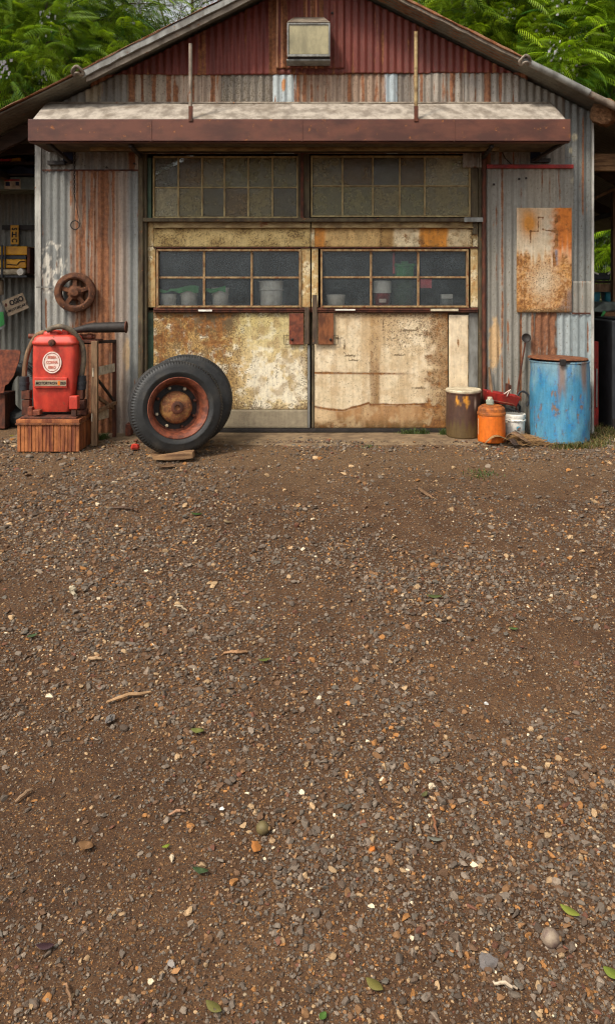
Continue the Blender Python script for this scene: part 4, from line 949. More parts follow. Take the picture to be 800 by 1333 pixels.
def text(body, size, x, y, z, mat, par, rot=0.0, w=1.0, name='lettering', bold=0.0, align='CENTER'):
    cu = bpy.data.curves.new(name, 'FONT'); cu.body = body; cu.size = size; cu.align_x = align; cu.align_y = 'CENTER'; cu.extrude = .0012; cu.offset = bold
    cu.materials.append(mat); o = bpy.data.objects.new(name, cu); link(o, par); o0 = origin(par)
    o.location = (x - o0.x, y - o0.y, z - o0.z); o.rotation_euler = (math.pi / 2, 0, 0)
    if rot: o.rotation_euler = (Matrix.Rotation(rot, 3, 'Y') @ Matrix.Rotation(math.pi / 2, 3, 'X')).to_euler()
    o.scale = (w, 1, 1)
    bpy.context.view_layer.update()
    me = bpy.data.meshes.new_from_object(o.evaluated_get(bpy.context.evaluated_depsgraph_get())); me.materials.clear(); me.materials.append(mat)
    n_ = bpy.data.objects.new(name, me); n_.location = o.location; n_.rotation_euler = o.rotation_euler; n_.scale = o.scale
    bpy.data.objects.remove(o); n_.name = name
    return link(n_, par)
for s_, dz, sz in (('BEBEA', 6.5, .034), ('CORNA', 0, .036), ('EERO', -6.5, .034)):
    text(s_, sz, xx_(69), ybf - .0055, zz(471.5 - dz), M['pink_ink'], bd_, w=.85, bold=.001)
MB().box(xx_(46), ybf - .014, zz(504.5), xx_(89), ybf + .02, zz(491)).build('nameplate_rail', M['red'], pu, bevel=.005)
np_ = MB().box(xx_(47.5), ybf - .018, zz(502), xx_(88), ybf - .0142, zz(494.5)).build('nameplate', M['signboard'], pu, bevel=.001)
text('MOTORTRON', .036, xx_(62.5), ybf - .0195, zz(498.3), M['ink'], np_, w=.86, bold=.0005)
MB().box(xx_(77), ybf - .0195, zz(501), xx_(80), ybf - .0185, zz(495.5)).build('orange_mark', M['orange'], np_)
text('BSLR', .034, xx_(84), ybf - .0195, zz(498.3), M['ink'], np_, w=.72, bold=.0005)
def hose(pts, r, mat, par, name='hose', n=10):
    # smooth through points
    P_ = [Vector(p) for p in pts]; out = []
    for i in range(len(P_) - 1):
        a, b_, c_, d_ = P_[max(i - 1, 0)], P_[i], P_[i + 1], P_[min(i + 2, len(P_) - 1)]
        for s_ in np.linspace(0, 1, 8, endpoint=False):
            out.append(.5 * ((2 * b_) + (c_ - a) * s_ + (2 * a - 5 * b_ + 4 * c_ - d_) * s_ ** 2 + (3 * b_ - a - 3 * c_ + d_) * s_ ** 3))
    out.append(P_[-1]); return MB().tube(out, r, n).build(name, mat, par, smooth=True)
hy = yp - .02
hose([P(60, 432, hy), P(48, 437, hy), P(38, 455, hy), P(33, 475, hy), P(32, 492, hy)], .023, M['wood'], pu)
hose([P(62, 430, hy - .08), P(78, 425, hy - .1), P(95, 432, hy - .06), P(107, 450, hy), P(109, 470, hy), P(106, 490, hy)], .026, M['hose'], pu)
for a, b1, b2 in ((32, 490, 508), (106, 488, 507)):
    MB().lathe([(.03, 0), (.045, .004), (.045, .05), (.05, .052), (.05, .075), (.045, .078), (.045, .13), (.03, .135)], P(a, b2, hy), n=20).build('hose_coupling', M['black'], pu, smooth=True, sharp=.6)
MB().pbox(28, 508.5, 39, 520, hy - .04, hy + .04).pbox(28.4, 521, 38.6, 540.5, hy - .04, hy + .04).build('pump_block', M['rust'], pu, bevel=.005)
MB().pbox(100, 508, 108, 520, hy - .04, hy + .05).pbox(97, 521, 110, 533, hy - .05, hy + .05).pbox(99, 533.3, 112, 541, hy - .04, hy + .05).build('pump_block', M['rust'], pu, bevel=.005)
MB().pbox(90, 516, 101, 533, yp - .20, yp - .12).build('drain_valve', M['red'], pu, bevel=.008)
MB().pbox(93, 533.2, 99, 541.5, yp - .19, yp - .14).build('pump_foot', M['rust'], pu)
MB().pbox(36, 530, 42, 541, yp - .14, yp - .08).pbox(42.5, 534, 52, 540.5, yp - .2, yp - .12).build('pump_foot', M['rust_copper'], pu, bevel=.004)

# stand beside the pump
st = thing('timber_stand', 'battered timber stand with pale cross boards between pump and wheels', 'stand', (X(123, -.59), -.55, 0))
MB().box(X(119.3, -.59), -.61, 0, X(127.3, -.59), -.55, Z(444, -.59)).build('post', M['wood'], st, bevel=.004)
MB().box(X(147, -.2), -.22, 0, X(151, -.2), -.17, Z(443, -.2)).build('post', M['rust'], st, bevel=.003)
MB().bar(P(121, 485, -.615), P(149, 478.5, -.23), .014, .085).build('cross_board', M['whitewood'], st, bevel=.003)
MB().bar(P(119.5, 544, -.615), P(141, 538, -.3), .014, .085).build('cross_board', M['whitewood'], st, bevel=.003)
MB().bar(P(126, 492, -.56), P(150, 524, -.2), .02, .02).build('brace', M['dark_iron'], st)
MB().bar(P(124, 515, -.57), P(149, 532, -.2), .025, .03).bar(P(128, 535, -.54), P(151, 524, -.22), .03, .03).build('brace', M['wood'], st)
MB().box(X(100, -.59), -.60, Z(446, -.59), X(124, -.59), -.3, Z(443.2, -.59)).build('top_board', M['rust'], st)
MB().bar(P(104, 446.5, -.5), P(150, 444, -.2), .04, .03).build('top_board', M['wood_dark'], st)
MB().box(X(104, -.4), -.42, 0, X(109, -.4), -.37, Z(446, -.4)).build('post', M['rust'], st)
single('rusty_pipe', MB().tube([P(38, 437.5, -.45), P(80, 438, -.45), P(124, 438.3, -.45)], .024, 14).lathe([(.028, 0), (.032, .01), (.032, .05), (.02, .052)], P(114, 438.2, -.46), (1, 0, .0), 14), M['rust_copper'], 'long rusty pipe lying behind the red pump top', 'pipe', smooth=True, loc=P(80, 440, -.45))
mu = thing('exhaust_pipe', 'dark tapered exhaust pipe jutting right from the timber stand', 'pipe', P(130, 434, -.5))
MB().tube([P(88, 432, -.5), P(104, 429, -.5), P(116, 427, -.5), P(124, 426.6, -.5), P(164, 425.8, -.5)], [.02, .032, .044, .05, .052], 20).build('barrel', M['dark_iron'], mu, smooth=True, sharp=.8)
MB().lathe([(.052, 0), (.058, .002), (.058, .012), (.046, .013), (.045, .006)], P(163.5, 425.8, -.5), (1, 0, 0), 20).build('end_ring', M['rust'], mu, smooth=True)
MB().bar(P(108, 422, -.49), P(124, 418, -.49), .014, .014).build('hanger', M['rust_orange'], mu)

# ------------------------------------------------------------------ pulley wheel and hook on the left wall
pw = thing('iron_pulley', 'rusty spoked iron wheel hung flat on the left wall', 'iron wheel', P(99, 408, -.04))
ctr = Vector(P(99, 380.5, -.03)); R = .205; ax = Vector((0.16, -1, 0)).normalized()
MB().lathe([(R * .66, 0), (R * .97, 0), (R * 1.0, .02), (R * .97, .035), (R * .93, .04), (R * .96, .05), (R * 1.0, .075), (R * .98, .09), (R * .9, .10), (R * .76, .105), (R * .68, .095), (R * .66, .07), (R * .66, 0)], ctr, ax, 56).build('rim', M['dark_rust'], pw, smooth=True, sharp=.6)
u = ax.cross(Vector((0, 0, 1))).normalized(); w_ = u.cross(ax)
for k in range(5):
    tt = math.radians(90 + 72 * k); d1 = u * math.cos(tt) + w_ * math.sin(tt)
    MB().bar(ctr + d1 * R * .25 + ax * .06, ctr + d1 * R * .69 + ax * .05, .045, .05, up=tuple(ax)).build('spoke', M['dark_rust'], pw, bevel=.006)
MB().lathe([(R * .40, 0), (R * .42, .05), (R * .30, .085), (R * .2, .1), (R * .18, .115), (.001, .12)], ctr, ax, 24).build('hub', M['dark_rust'], pw, smooth=True, sharp=.7)
hk = thing('chain_hook', 'black chain with a wire loop and ring hanging on the left wall', 'chain', P(98, 190, -.03))
ch = MB()
for k in range(22):
    y_ = 190 + k * 3.1; cc_ = Vector(P(97.2, y_, -.045)); dd = (Vector((1, 0, 0)), Vector((0, 1, 0)))[k % 2]
    ch.tube([cc_ + dd * .008 * math.cos(t_) + Vector((0, 0, 1)) * .016 * math.sin(t_) for t_ in np.linspace(0, 2 * math.pi, 9)], .0035, 5, caps=False)
ch.build('chain', M['dark_iron'], hk)
MB().tube([P(97.5, 256, -.045), P(96.8, 287, -.045)], .003, 6).tube([P(97.8, 256, -.045), P(101, 275, -.045), P(105, 292, -.045)], .0035, 6).build('wire', M['dark_iron'], hk)
rc_ = Vector(P(98, 293, -.045)); MB().tube([rc_ + Vector((math.cos(t_) * .045, 0, math.sin(t_) * .045)) for t_ in np.linspace(0, 2 * math.pi, 26)], .006, 7, caps=False).build('ring', M['dark_iron'], hk, smooth=True)

# stained enamel panel on the right wall
def f_pan(PX, PY):
    n = blot(PX, PY, .07, 171); n2 = blot(PX, PY, .22, 172); st_ = vn(PX * .45, PY * .02, 173); n3 = blot(PX, PY, .45, 174)
    col = mixc(np.broadcast_to(ca(206, 192, 166), PX.shape + (3,)), ca(178, 158, 128), np.clip(n * 1.3 - .1, 0, 1))
    cl1 = np.exp(-((PX - 688) / 12) ** 2 - ((PY - 292) / 16) ** 2); col = mixc(col, ca(196, 128, 44), np.clip(1.1 * cl1 + .35 * (1 - sstep(275, 300, PY)) * n, 0, .95))
    rt = sstep(712, 728, PX + 10 * (n2 - .5)) * (1 - sstep(312, 352, PY + 30 * (st_ - .5))); col = mixc(col, ca(198, 112, 34), .95 * rt); col = mixc(col, ca(150, 78, 30), .7 * rt * sstep(.5, .75, n2))
    lowm = sstep(328, 342, PY + 24 * (st_ - .5)); thin = 1 - .95 * np.exp(-((PX - 706) / 19) ** 2 - ((PY - 366) / 28) ** 2)
    col = mixc(col, ca(186, 128, 54), np.clip(lowm * (.35 + .9 * n2) * thin, 0, .9)); col = mixc(col, ca(140, 88, 38), np.clip(lowm * thin * sstep(.45, .62, n3) * .9, 0, .9))
    ru = .04 + .40 * lowm * thin * (.4 + .8 * st_) + .22 * rt + .3 * cl1 * n2 + .3 * band(PX, 718, 725, 2) * band(PY, 270, 345, 6) + .25 * (n2 - .5)
    # outline left by a missing fitting
    seg = [((690, 301), (690, 316)), ((690, 301), (700, 301)), ((700, 301), (700, 283)), ((700, 283), (706, 283)), ((706, 283), (706, 299)), ((706, 299), (724, 302)), ((724, 302), (724, 320))]
    for (a, b_) in seg:
        a = np.array(a, float); b_ = np.array(b_, float); d_ = b_ - a; tt = np.clip(((PX - a[0]) * d_[0] + (PY - a[1]) * d_[1]) / (d_ @ d_), 0, 1)
        ds = np.hypot(PX - a[0] - tt * d_[0], PY - a[1] - tt * d_[1]); ru = ru + .75 * np.exp(-(ds / 1.0) ** 2)
    col = mixc(col, ca(104, 112, 128), .8 * band(PX, 721.5, 725, 1) * band(PY, 325, 345, 2)); col = mixc(col, ca(110, 96, 92), .8 * sstep(-8, 6, (PX - 734) + (PY - 392) * .5 + 10 * (n - .5)) * sstep(360, 380, PY))
    gr = .10 + .25 * lowm + .5 * sstep(398, 407, PY + 6 * (n - .5)) + .25 * (n2 - .5)
    return col, ru, gr
pn = patch('metal_sheet', 672, 270.5, 743.5, 406.5, -.04, .012, f_pan, None, label=None)
tag(pn, 'white sheet metal panel streaked orange with rust on the right wall', 'metal panel')

# ------------------------------------------------------------------ drums, cans at the right
def drum(name, label, cat, cx, y, r, h, mat, lidmat, hoops=(), lid='flat', n=110, dents=0.006, z0=.012, wear=None):
    t = thing(name, label, cat, (cx, y, z0)); prof = [(r * .97, 0), (r, .008)]
    for hh in hoops: prof += [(r, hh - .016), (r + .003, hh - .006), (r + .003, hh + .006), (r, hh + .016)]
    k0 = 46; last = prof[-1][1]
    prof += [(r, last + (h - .02 - last) * s_) for s_ in np.linspace(.02, 1, k0)] + [(r + .006, h - .012), (r + .006, h), (r - .006, h), (r - .006, h - .02), (.001, h - .02)]
    def wob(i, k, rr, hh):
        a = k / n * 2 * math.pi
        return (rr + dents * 2 * (float(vn(math.cos(a) * 2 + 5, math.sin(a) * 2 + hh * 6, int(cx * 50))) - .5) if rr > r * .9 else rr), hh
    MB().lathe(prof, (cx, y, z0), n=n, wob=wob).build('body', M[mat], t, smooth=True, sharp=.6, wear=wear)
    return t
M['drumpaint'] = weathered('scraped_drum_paint', rust=[(0.25, c(70, 56, 46)), (0.45, c(104, 88, 70)), (0.6, c(130, 96, 66)), (0.8, c(150, 138, 116))], grime=(c(60, 56, 44), c(120, 112, 92)), fine=34, rough=0.6, streak=0.15, bump=0.4)
M['canpaint'] = weathered('stained_can_paint', fine=34, rough=0.6, streak=0.35, bump=0.4)
def polar(x, y, cx, cy): return np.arctan2(x - cx, -(y - cy))
def w_blue(x, y, z):
    a = polar(x, y, X(727.5, -.32), -.32); n = fbm(a * 3 + 9, z * 5, 301); n2 = fbm(a * 9 + 30, z * 9, 302); s_ = vn(a * 9 + 50, z * 1.5, 303)
    col = mixc(np.broadcast_to(ca(52, 124, 160), x.shape + (3,)), ca(98, 146, 162), np.clip(1.5 * n - .35, 0, 1)); col = mixc(col, ca(124, 150, 158), .75 * sstep(.50, .80, z + .25 * (n - .5)))
    col = mixc(col, ca(34, 112, 168), .6 * sstep(.55, .68, n2)); run = sstep(.42, .62, z + .35 * (s_ - .5)) * (band(a, -.35, -.12, .08) + band(a, .45, .75, .1)); col = mixc(col, ca(134, 96, 66), .75 * np.clip(run, 0, 1))
    return col, .06 + .42 * sstep(.52, .66, n2) * (z < .62) + .3 * sstep(.75, .8, z) + .2 * (n - .5), .22 + .5 * (n2 - .5) + .2 * (1 - sstep(.02, .1, z))
def w_brown(x, y, z):
    a = polar(x, y, X(602.5, -.16), -.16); n = fbm(a * 3 + 9, z * 8, 311); s_ = vn(a * 8 + 50, z * 2, 312)
    col = mixc(np.broadcast_to(ca(66, 46, 42), x.shape + (3,)), ca(86, 62, 46), n); col = mixc(col, ca(92, 74, 42), .8 * (1 - sstep(.10, .20, z + .12 * (s_ - .5))))
    yl = sstep(.33, .37, z + .08 * (s_ - .5)) * (1 - sstep(.43, .45, z)) * band(a, -.7, .15, .1); col = mixc(col, ca(206, 140, 44), .9 * yl * sstep(.4, .6, fbm(a * 8, z * 14, 313))); sc = np.exp(-((a - .55) / .07) ** 2 - ((z - .36) / .05) ** 2); col = mixc(col, ca(190, 168, 150), .8 * sc)
    return col, .12 + .3 * (s_ - .5) + .2 * sstep(.4, .46, z), .08 + .4 * (n - .5)
def w_orange(x, y, z):
    a = polar(x, y, X(639, -.42), -.42); n = fbm(a * 3 + 9, z * 9, 321); s_ = vn(a * 7 + 50, z * 3, 322)
    col = mixc(np.broadcast_to(ca(214, 112, 30), x.shape + (3,)), ca(184, 86, 24), np.clip(n * 1.3 - .1, 0, 1))
    return col, .05 + .25 * sstep(.22, .27, z) + .3 * (1 - sstep(.0, .05, z)) + .2 * (s_ - .5), .06 + .3 * (n - .5)

bdm = drum('oil_drum', 'tall scraped blue oil drum with rusty lid by the right corner', 'oil drum', X(727.5, -.32), -.32, .283, .79, 'drumpaint', 'rust', hoops=(), wear=w_blue, dents=.011)
ld = MB().lathe([(.001, .0), (.285, .0), (.292, .006), (.285, .014), (.001, .02)], (X(725, -.32), -.32, .815), n=40); ld.rot(Matrix.Rotation(math.radians(1.2), 3, 'Y'), (X(725, -.32), -.32, .815)); ld.build('lid', M['rust_orange'], bdm, smooth=True, sharp=.6)
MB().bar(P(730, 471, -.62), P(755, 474.5, -.58), .012, .015).pbox(729, 468, 736, 476, -.63, -.6).build('clamp', M['dark_iron'], bdm, bevel=.003)
brm = drum('steel_drum', 'dark brown stained drum with cream lid against the right door', 'drum', X(602.5, -.16), -.16, .173, .455, 'canpaint', 'cream', dents=.004, wear=w_brown)
MB().lathe([(.001, .0), (.165, .0), (.178, .004), (.180, .02), (.174, .03), (.16, .024), (.001, .024)], (X(602.5, -.16), -.16, .463), n=36).build('lid', M['cream'], brm, smooth=True, sharp=.6)
ocx = X(639, -.42)
oc = thing('paint_can', 'orange metal can with rusty shouldered top beside the dark drum', 'can', (ocx, -.42, .012))
MB().lathe([(.13, 0), (.134, .006)] + [(.134, q_) for q_ in np.linspace(.012, .255, 20)] + [(.131, .262)], (ocx, -.42, .012), n=80).build('body', M['canpaint'], oc, smooth=True, sharp=.6, wear=w_orange)
MB().lathe([(.138, .262), (.140, .268), (.138, .285), (.132, .29), (.13, .325), (.118, .34), (.1, .345), (.1, .352), (.085, .356), (.001, .358)], (ocx, -.42, .012), n=36).build('lid', M['orange_lid'], oc, smooth=True, sharp=.6)
MB().lathe([(.013, -.02), (.013, .02)], (ocx + .133, -.44, .2), (1, 0, 0), 10).build('handle_stud', M['cream'], oc)
MB().box(ocx - .134, -.44, .08, ocx - .120, -.425, .24).build('seam', M['cream'], oc)
kt = NT('clear_green_glass'); M['jar'] = kt.done(kt.bsdf(c(196, 202, 182), .15, 0, .5, **{'Transmission Weight': .6, 'IOR': 1.3}))
jr = thing('glass_jar', 'small greenish glass jar on top of the orange can', 'jar', (X(637, -.42), -.42, .371))
MB().lathe([(.03, 0), (.038, .006), (.04, .04), (.03, .055), (.001, .058)], (X(637, -.42), -.42, .371), n=20).build('body', M['jar'], jr, smooth=True)
MB().lathe([(.024, .056), (.026, .06), (.024, .074), (.001, .076)], (X(637, -.42), -.42, .371), n=16).build('lid', M['cream'], jr, smooth=True)
wbx = X(669, -.22)
wb = thing('bucket', 'small white plastic bucket with a blue mark beside the orange can', 'bucket', (wbx, -.22, .012))
MB().lathe([(.093, 0), (.096, .005), (.106, .21), (.109, .212), (.109, .235), (.104, .24), (.098, .236), (.09, .02), (.001, .02)], (wbx, -.22, .012), n=32).build('body', M['white_plastic'], wb, smooth=True, sharp=.6)
MB().lathe([(.108, .17), (.114, .173), (.114, .182), (.108, .185)], (wbx, -.22, .012), n=32).build('rim_band', M['white_plastic'], wb, smooth=True, sharp=.6)
disc(wbx + .012, .12, .022, .018, -.325, .003, 'blue_mark', M['blue'], wb, n=20); MB().tube([(wbx - .03, -.325, .10), (wbx - .01, -.328, .092), (wbx + .02, -.326, .10)], .003, 6).build('black_mark', M['ink'], wb)
hose([(wbx - .10, -.22, .235), (wbx - .07, -.30, .20), (wbx, -.335, .185), (wbx + .07, -.30, .2), (wbx + .10, -.22, .235)], .003, M['dark_iron'], wb, 'handle', 6)
# red tray
rt_ = thing('metal_tray', 'dark red tilted metal tray resting across the buckets', 'tray', P(651, 526, -.2))
a0, a1 = Vector(P(631, 515, -.2)), Vector(P(671, 522, -.2)); dx = (a1 - a0).normalized(); up = Vector((0, 1, 0)).cross(dx) * -1; up = up if up.z > 0 else -up
def trayring(off, e, hy_):
    return [a0 - dx * e + up * off + Vector((0, -hy_, 0)), a1 + dx * e + up * off + Vector((0, -hy_, 0)), a1 + dx * e + up * off + Vector((0, hy_, 0)), a0 - dx * e + up * off + Vector((0, hy_, 0))]
m_ = MB().loft([trayring(-.045, -.01, .09), trayring(.055, .012, .11), trayring(.055, .004, .102), trayring(-.035, -.015, .08)]); m_.build('pan', M['red_dark'], rt_, bevel=.004)
MB().box(X(657, -.2), -.24, Z(514, -.2), X(661, -.2), -.2, Z(499, -.2)).box(X(659, -.2), -.23, Z(507, -.2), X(664, -.2), -.2, Z(501, -.2)).build('clip', M['rust'], rt_)
MB().bar(P(655, 513, -.315), P(664, 507, -.312), .012, .004).bar(P(659, 516, -.315), P(662, 509, -.312), .008, .004).build('scuff_mark', M['white_ink'], rt_)
rg = thing('wire_rack', 'bent black wire rack lying over the white bucket', 'rack', (wbx, -.2, .255))
for k in range(6): hose([P(646 + k * 3.5, 527 + k * 1.2, -.31), P(652 + k * 4, 530 + k * .9, -.3), P(662 + k * 3, 536 + k * .2, -.22)], .004, M['black'], rg, 'wire', 6)
hose([P(640, 521, -.3), P(655, 524, -.31), P(668, 527, -.3), P(675, 537, -.25)], .006, M['rust_copper'], rg, 'edge_wire', 6)
single('stone_block', MB().box(X(633, -.15), -.24, .01, X(648, -.15), -.08, Z(524, -.15)), M['rust'], 'rusty block half hidden between brown drum and orange can under the red tray', 'block', bevel=.008, loc=(X(640, -.15), -.16, .01))
single('rubber_hose', MB().tube([Vector(P(680, 520, -.12)) + Vector((.062 * math.cos(t_) * (1 + .08 * math.sin(2 * t_)), .02 * math.sin(t_), .08 * math.sin(t_))) for t_ in np.linspace(-1.0, 4.2, 26)] + [Vector(P(673, 545, -.1))], .011, 8), M['black'], 'black rubber hose loop standing behind the white bucket', 'hose', smooth=True, loc=P(680, 540, -.12))
ra = thing('long_ladle', 'thin rusty rod with a round iron head leaning on the right wall', 'ladle', P(672, 566, -.12))
MB().tube([P(669, 560, -.12), P(674, 500, -.09), P(683, 446, -.06)], .009, 8).build('shaft', M['rust'], ra, smooth=True)
MB().lathe([(.001, -.02), (.03, -.016), (.046, 0), (.048, .012), (.042, .014), (.03, .002), (.001, -.004)], P(684, 440, -.06), (-.1, -1, .2), 24).build('cup', M['dark_iron'], ra, smooth=True, sharp=.6)
single('wood_stake', MB().tube([P(636, 478, -.06), P(638, 500, -.08), P(641, 524, -.1), P(640, 565, -.12)], [.01, .018, .014, .016], 7), M['wood'], 'splintered brown stick standing behind the red tray', 'stick', loc=P(640, 565, -.1))
# dry palm husks and straw
def husk(px, py, y, L, W, yaw, lift, label, mat='wood'):
    n1, n2 = 14, 5; V = []; cx, z0 = X(px, y), .02
    for i in range(n1):
        s_ = i / (n1 - 1) - .5
        for j in range(n2):
            v_ = j / (n2 - 1) - .5; wv = W * (1 - (2 * s_) ** 2 * .85)
            lx, ly = s_ * L, v_ * wv; lz = lift * (1 - (2 * s_) ** 2) + .25 * abs(v_) * wv + .02 * math.sin(7 * s_ + 3)
            V.append((cx + lx * math.cos(yaw) - ly * math.sin(yaw), y + lx * math.sin(yaw) + ly * math.cos(yaw), z0 + lz))
    q = [(i * n2 + j, i * n2 + j + 1, (i + 1) * n2 + j + 1, (i + 1) * n2 + j) for i in range(n1 - 1) for j in range(n2 - 1)]
    o = fast_mesh('palm_husk', V, q, M[mat], None, True, loc=(cx, y, z0)); o.modifiers.new('thickness', 'SOLIDIFY').thickness = .006
    return tag(o, label, 'palm husk', 'dry palm husks by the blue drum')
husk(652, 0, -.58, .34, .07, .12, .05, 'long curved tan palm husk in front of the orange can', 'straw')
husk(672, 0, -.56, .26, .12, -.5, .07, 'short curled brown palm husk in front of the white bucket')
husk(667, 0, -.62, .16, .07, -1.1, .02, 'small dark palm husk poking toward the gravel', 'wood_dark')
V = []; Fq = []; r_ = random.Random(4)
for k in range(900):
    t_ = r_.random(); cx, cy = X(668 + 40 * t_, -.5) + r_.gauss(0, .05), -.46 + r_.gauss(0, .07); a = r_.gauss(-.35, .5); L = r_.uniform(.05, .16); z_ = max(.016, .075 * (1 - abs(t_ - .35)) * r_.random()); w = .0018
    dx_, dy_ = math.cos(a) * L / 2, math.sin(a) * L / 2; tz = r_.uniform(-.015, .015); b0 = len(V)
    V += [(cx - dx_, cy - dy_ - w, z_ - tz), (cx + dx_, cy + dy_ - w, z_ + tz), (cx + dx_, cy + dy_ + w, z_ + tz + w), (cx - dx_, cy - dy_ + w, z_ - tz + w)]; Fq.append((b0, b0 + 1, b0 + 2, b0 + 3))
tag(fast_mesh('straw', V, Fq, M['straw']), 'heap of loose dry straw at the foot of the blue drum', 'straw', kind='stuff')

# ------------------------------------------------------------------ left bay contents
single('scrap_sheet', MB().prism([(X(a, .25), Z(b_, .25)) for a, b_ in ((-30, 455), (26, 455.5), (27, 459), (25, 470), (18, 490), (11, 500), (7, 502), (5, 512), (-30, 512))], .25, .262), M['rust_copper'], 'curved rust-brown sheet metal offcut in the left bay', 'metal sheet', loc=P(0, 512, .25), bevel=.003)
single('scrap_box', MB().box(X(-30, .3), .3, 0, X(7, .3), .6, Z(513, .3)), M['rust'], 'low rusty box below the curved metal offcut', 'box', loc=(X(-10, .3), .45, 0), bevel=.006)
sh2 = thing('tyre_casing', 'worn black tyre standing in the dark behind the pump', 'tyre', (X(24, .5), .5, 0))
tyre(sh2, Vector((X(26, .5), .5, .36)), Vector((.5, 1, 0)).normalized(), .35, .2)
slabs = thing('metal_shelf', 'dark shelf high in the left bay carrying the tarp and bag', 'shelf', (X(20, .9), .95, Z(248, .9)))
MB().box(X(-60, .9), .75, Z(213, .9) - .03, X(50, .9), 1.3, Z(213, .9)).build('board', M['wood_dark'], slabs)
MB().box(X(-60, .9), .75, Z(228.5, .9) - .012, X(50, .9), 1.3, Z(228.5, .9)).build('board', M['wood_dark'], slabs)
nv = MB(); xs = np.linspace(-50, 48, 20)
nv.prism([(X(a, .8), Z(217 + 1.8 * math.sin(a * .2) + (a < 20) * 2, .8)) for a in xs] + [(X(a, .8), Z(228.2, .8)) for a in xs[::-1]], .8, 1.1)
single('folded_tarp', nv, M['navy'], 'dark navy folded tarp on the shelf in the left bay', 'tarp', loc=P(20, 228, .9), bevel=.008)
bg_ = thing('plastic_bag', 'flat red and yellow bag on the top shelf of the left bay', 'bag', P(14, 212, .78))
MB().prism([(X(a, .76), Z(b_, .76)) for a, b_ in ((-20, 206), (8, 206.5), (15, 205.8), (12, 210.5), (-20, 211))], .76, .95).build('red_half', M['pinkred'], bg_, bevel=.01)
MB().prism([(X(a, .76), Z(b_, .76)) for a, b_ in ((15.6, 205.6), (27, 204.6), (27.6, 210), (12.6, 210.5))], .765, .95).build('yellow_half', M['yellow'], bg_, bevel=.01)
gb = thing('metal_cabinet', 'grey metal box with a torn sticker mounted high in the left bay', 'cabinet', P(20, 247, .95))
MB().box(X(-60, .85), .85, Z(247, .85), X(49, .85), 1.25, Z(230, .85)).build('body', M['tarp'], gb, bevel=.008)
sk = MB().pbox(6, 233.5, 27, 246, .843, .849).build('sticker', M['signboard'], gb)
MB().pbox(6, 233.2, 26, 235.5, .838, .8425).build('sticker_stripe', M['red_dark'], sk); MB().pbox(7.5, 237, 13, 242, .838, .8425).pbox(20.5, 236.5, 25, 241.5, .838, .8425).build('sticker_print', M['navy'], sk)
ys_ = thing('yellow_sign', 'narrow upright yellow metal tag with black marks on the back wall of the left bay', 'sign', P(19, 318, 1.3))
MB().pbox(14, 293, 24.5, 318, 1.30, 1.315).build('plate', M['yellow'], ys_, bevel=.002)
text('S', .09, X(18.5, 1.29), 1.297, Z(298, 1.29), M['ink'], ys_, rot=math.pi / 2, w=.8, bold=.003); text('H', .09, X(18.5, 1.29), 1.297, Z(305.5, 1.29), M['ink'], ys_, rot=0, w=1, bold=.003); text('C', .09, X(18.5, 1.29), 1.297, Z(313, 1.29), M['ink'], ys_, rot=math.pi / 2, w=.8, bold=.002)
ym = thing('yellow_machine', 'yellow machine casing strapped in black on the left bay wall', 'machine', P(15, 360, 1.1))
MB().pbox(-30, 320.5, 36, 332, 1.0, 1.3).build('upper_housing', M['yellow'], ym, bevel=.012)
MB().pbox(-30, 337.5, 34, 349, .99, 1.3).build('lower_housing', M['yellow'], ym, bevel=.012)
MB().pbox(-30, 332.2, 34, 337.2, 1.03, 1.3).build('recess', M['black'], ym)
MB().pbox(-30, 349.5, 33, 358, 1.02, 1.3).build('tank', M['cream'], ym, bevel=.03)
MB().lathe([(.001, -.02), (.04, -.01), (.05, .02)], P(27, 354, 1.01), (0, 1, 0), 20).build('tank_cap', M['white_plastic'], ym, smooth=True)
MB().pbox(35, 322, 39.5, 356, .98, 1.3).build('end_frame', M['rust'], ym, bevel=.01)
MB().pbox(1.5, 318.5, 3.6, 360.5, .965, .985).pbox(6, 320, 7.2, 350, .968, .985).build('strap', M['black'], ym)
MB().pbox(-30, 358.5, 35, 361, 1.0, 1.3).build('base_rail', M['black'], ym)
MB().tube([P(9, 344, .98), P(22, 345, .98), P(26, 340.5, .98), P(33, 340, .98)], .006, 6).build('lever', M['dark_iron'], ym)
os_ = thing('shop_sign', 'tilted tan sign board with bold black lettering on the left bay wall', 'sign', P(20, 412, 1.2))
ang = math.radians(23); so = Vector(P(20.3, 396.5, 1.2))
sb = MB().box(so.x - .135, 1.2, so.z - .10, so.x + .135, 1.212, so.z + .10).rot(Matrix.Rotation(-ang, 3, 'Y'), so).build('board', M['signboard'], os_, bevel=.002)
def onb(u_, v_): return (so.x + u_ * math.cos(ang) - v_ * math.sin(ang), so.z + u_ * math.sin(ang) + v_ * math.cos(ang))
a, b_ = onb(.03, .035); text('OSIO', .085, a, 1.196, b_, M['ink'], sb, rot=-ang, w=.88, bold=.003)
a, b_ = onb(.0, -.045); text('L-MOTORCAR?'.replace('?', 'T'), .042, a, 1.196, b_, M['ink'], sb, rot=-ang, w=.95, bold=.001)
a, b_ = onb(-.105, .038); disc(a, b_, .013, .022, 1.198, .003, 'small_emblem', M['rust'], sb, n=16)
gs = thing('green_sign', 'green and pale round-cornered sign at the far left edge', 'sign', P(0, 430, 1.15))
MB().prism([(X(a, 1.15), Z(b_, 1.15)) for a, b_ in ((-20, 396), (1, 394), (5, 404), (7.5, 424), (2, 429), (-20, 430))], 1.15, 1.16).build('plate', M['galv'], gs, bevel=.003)
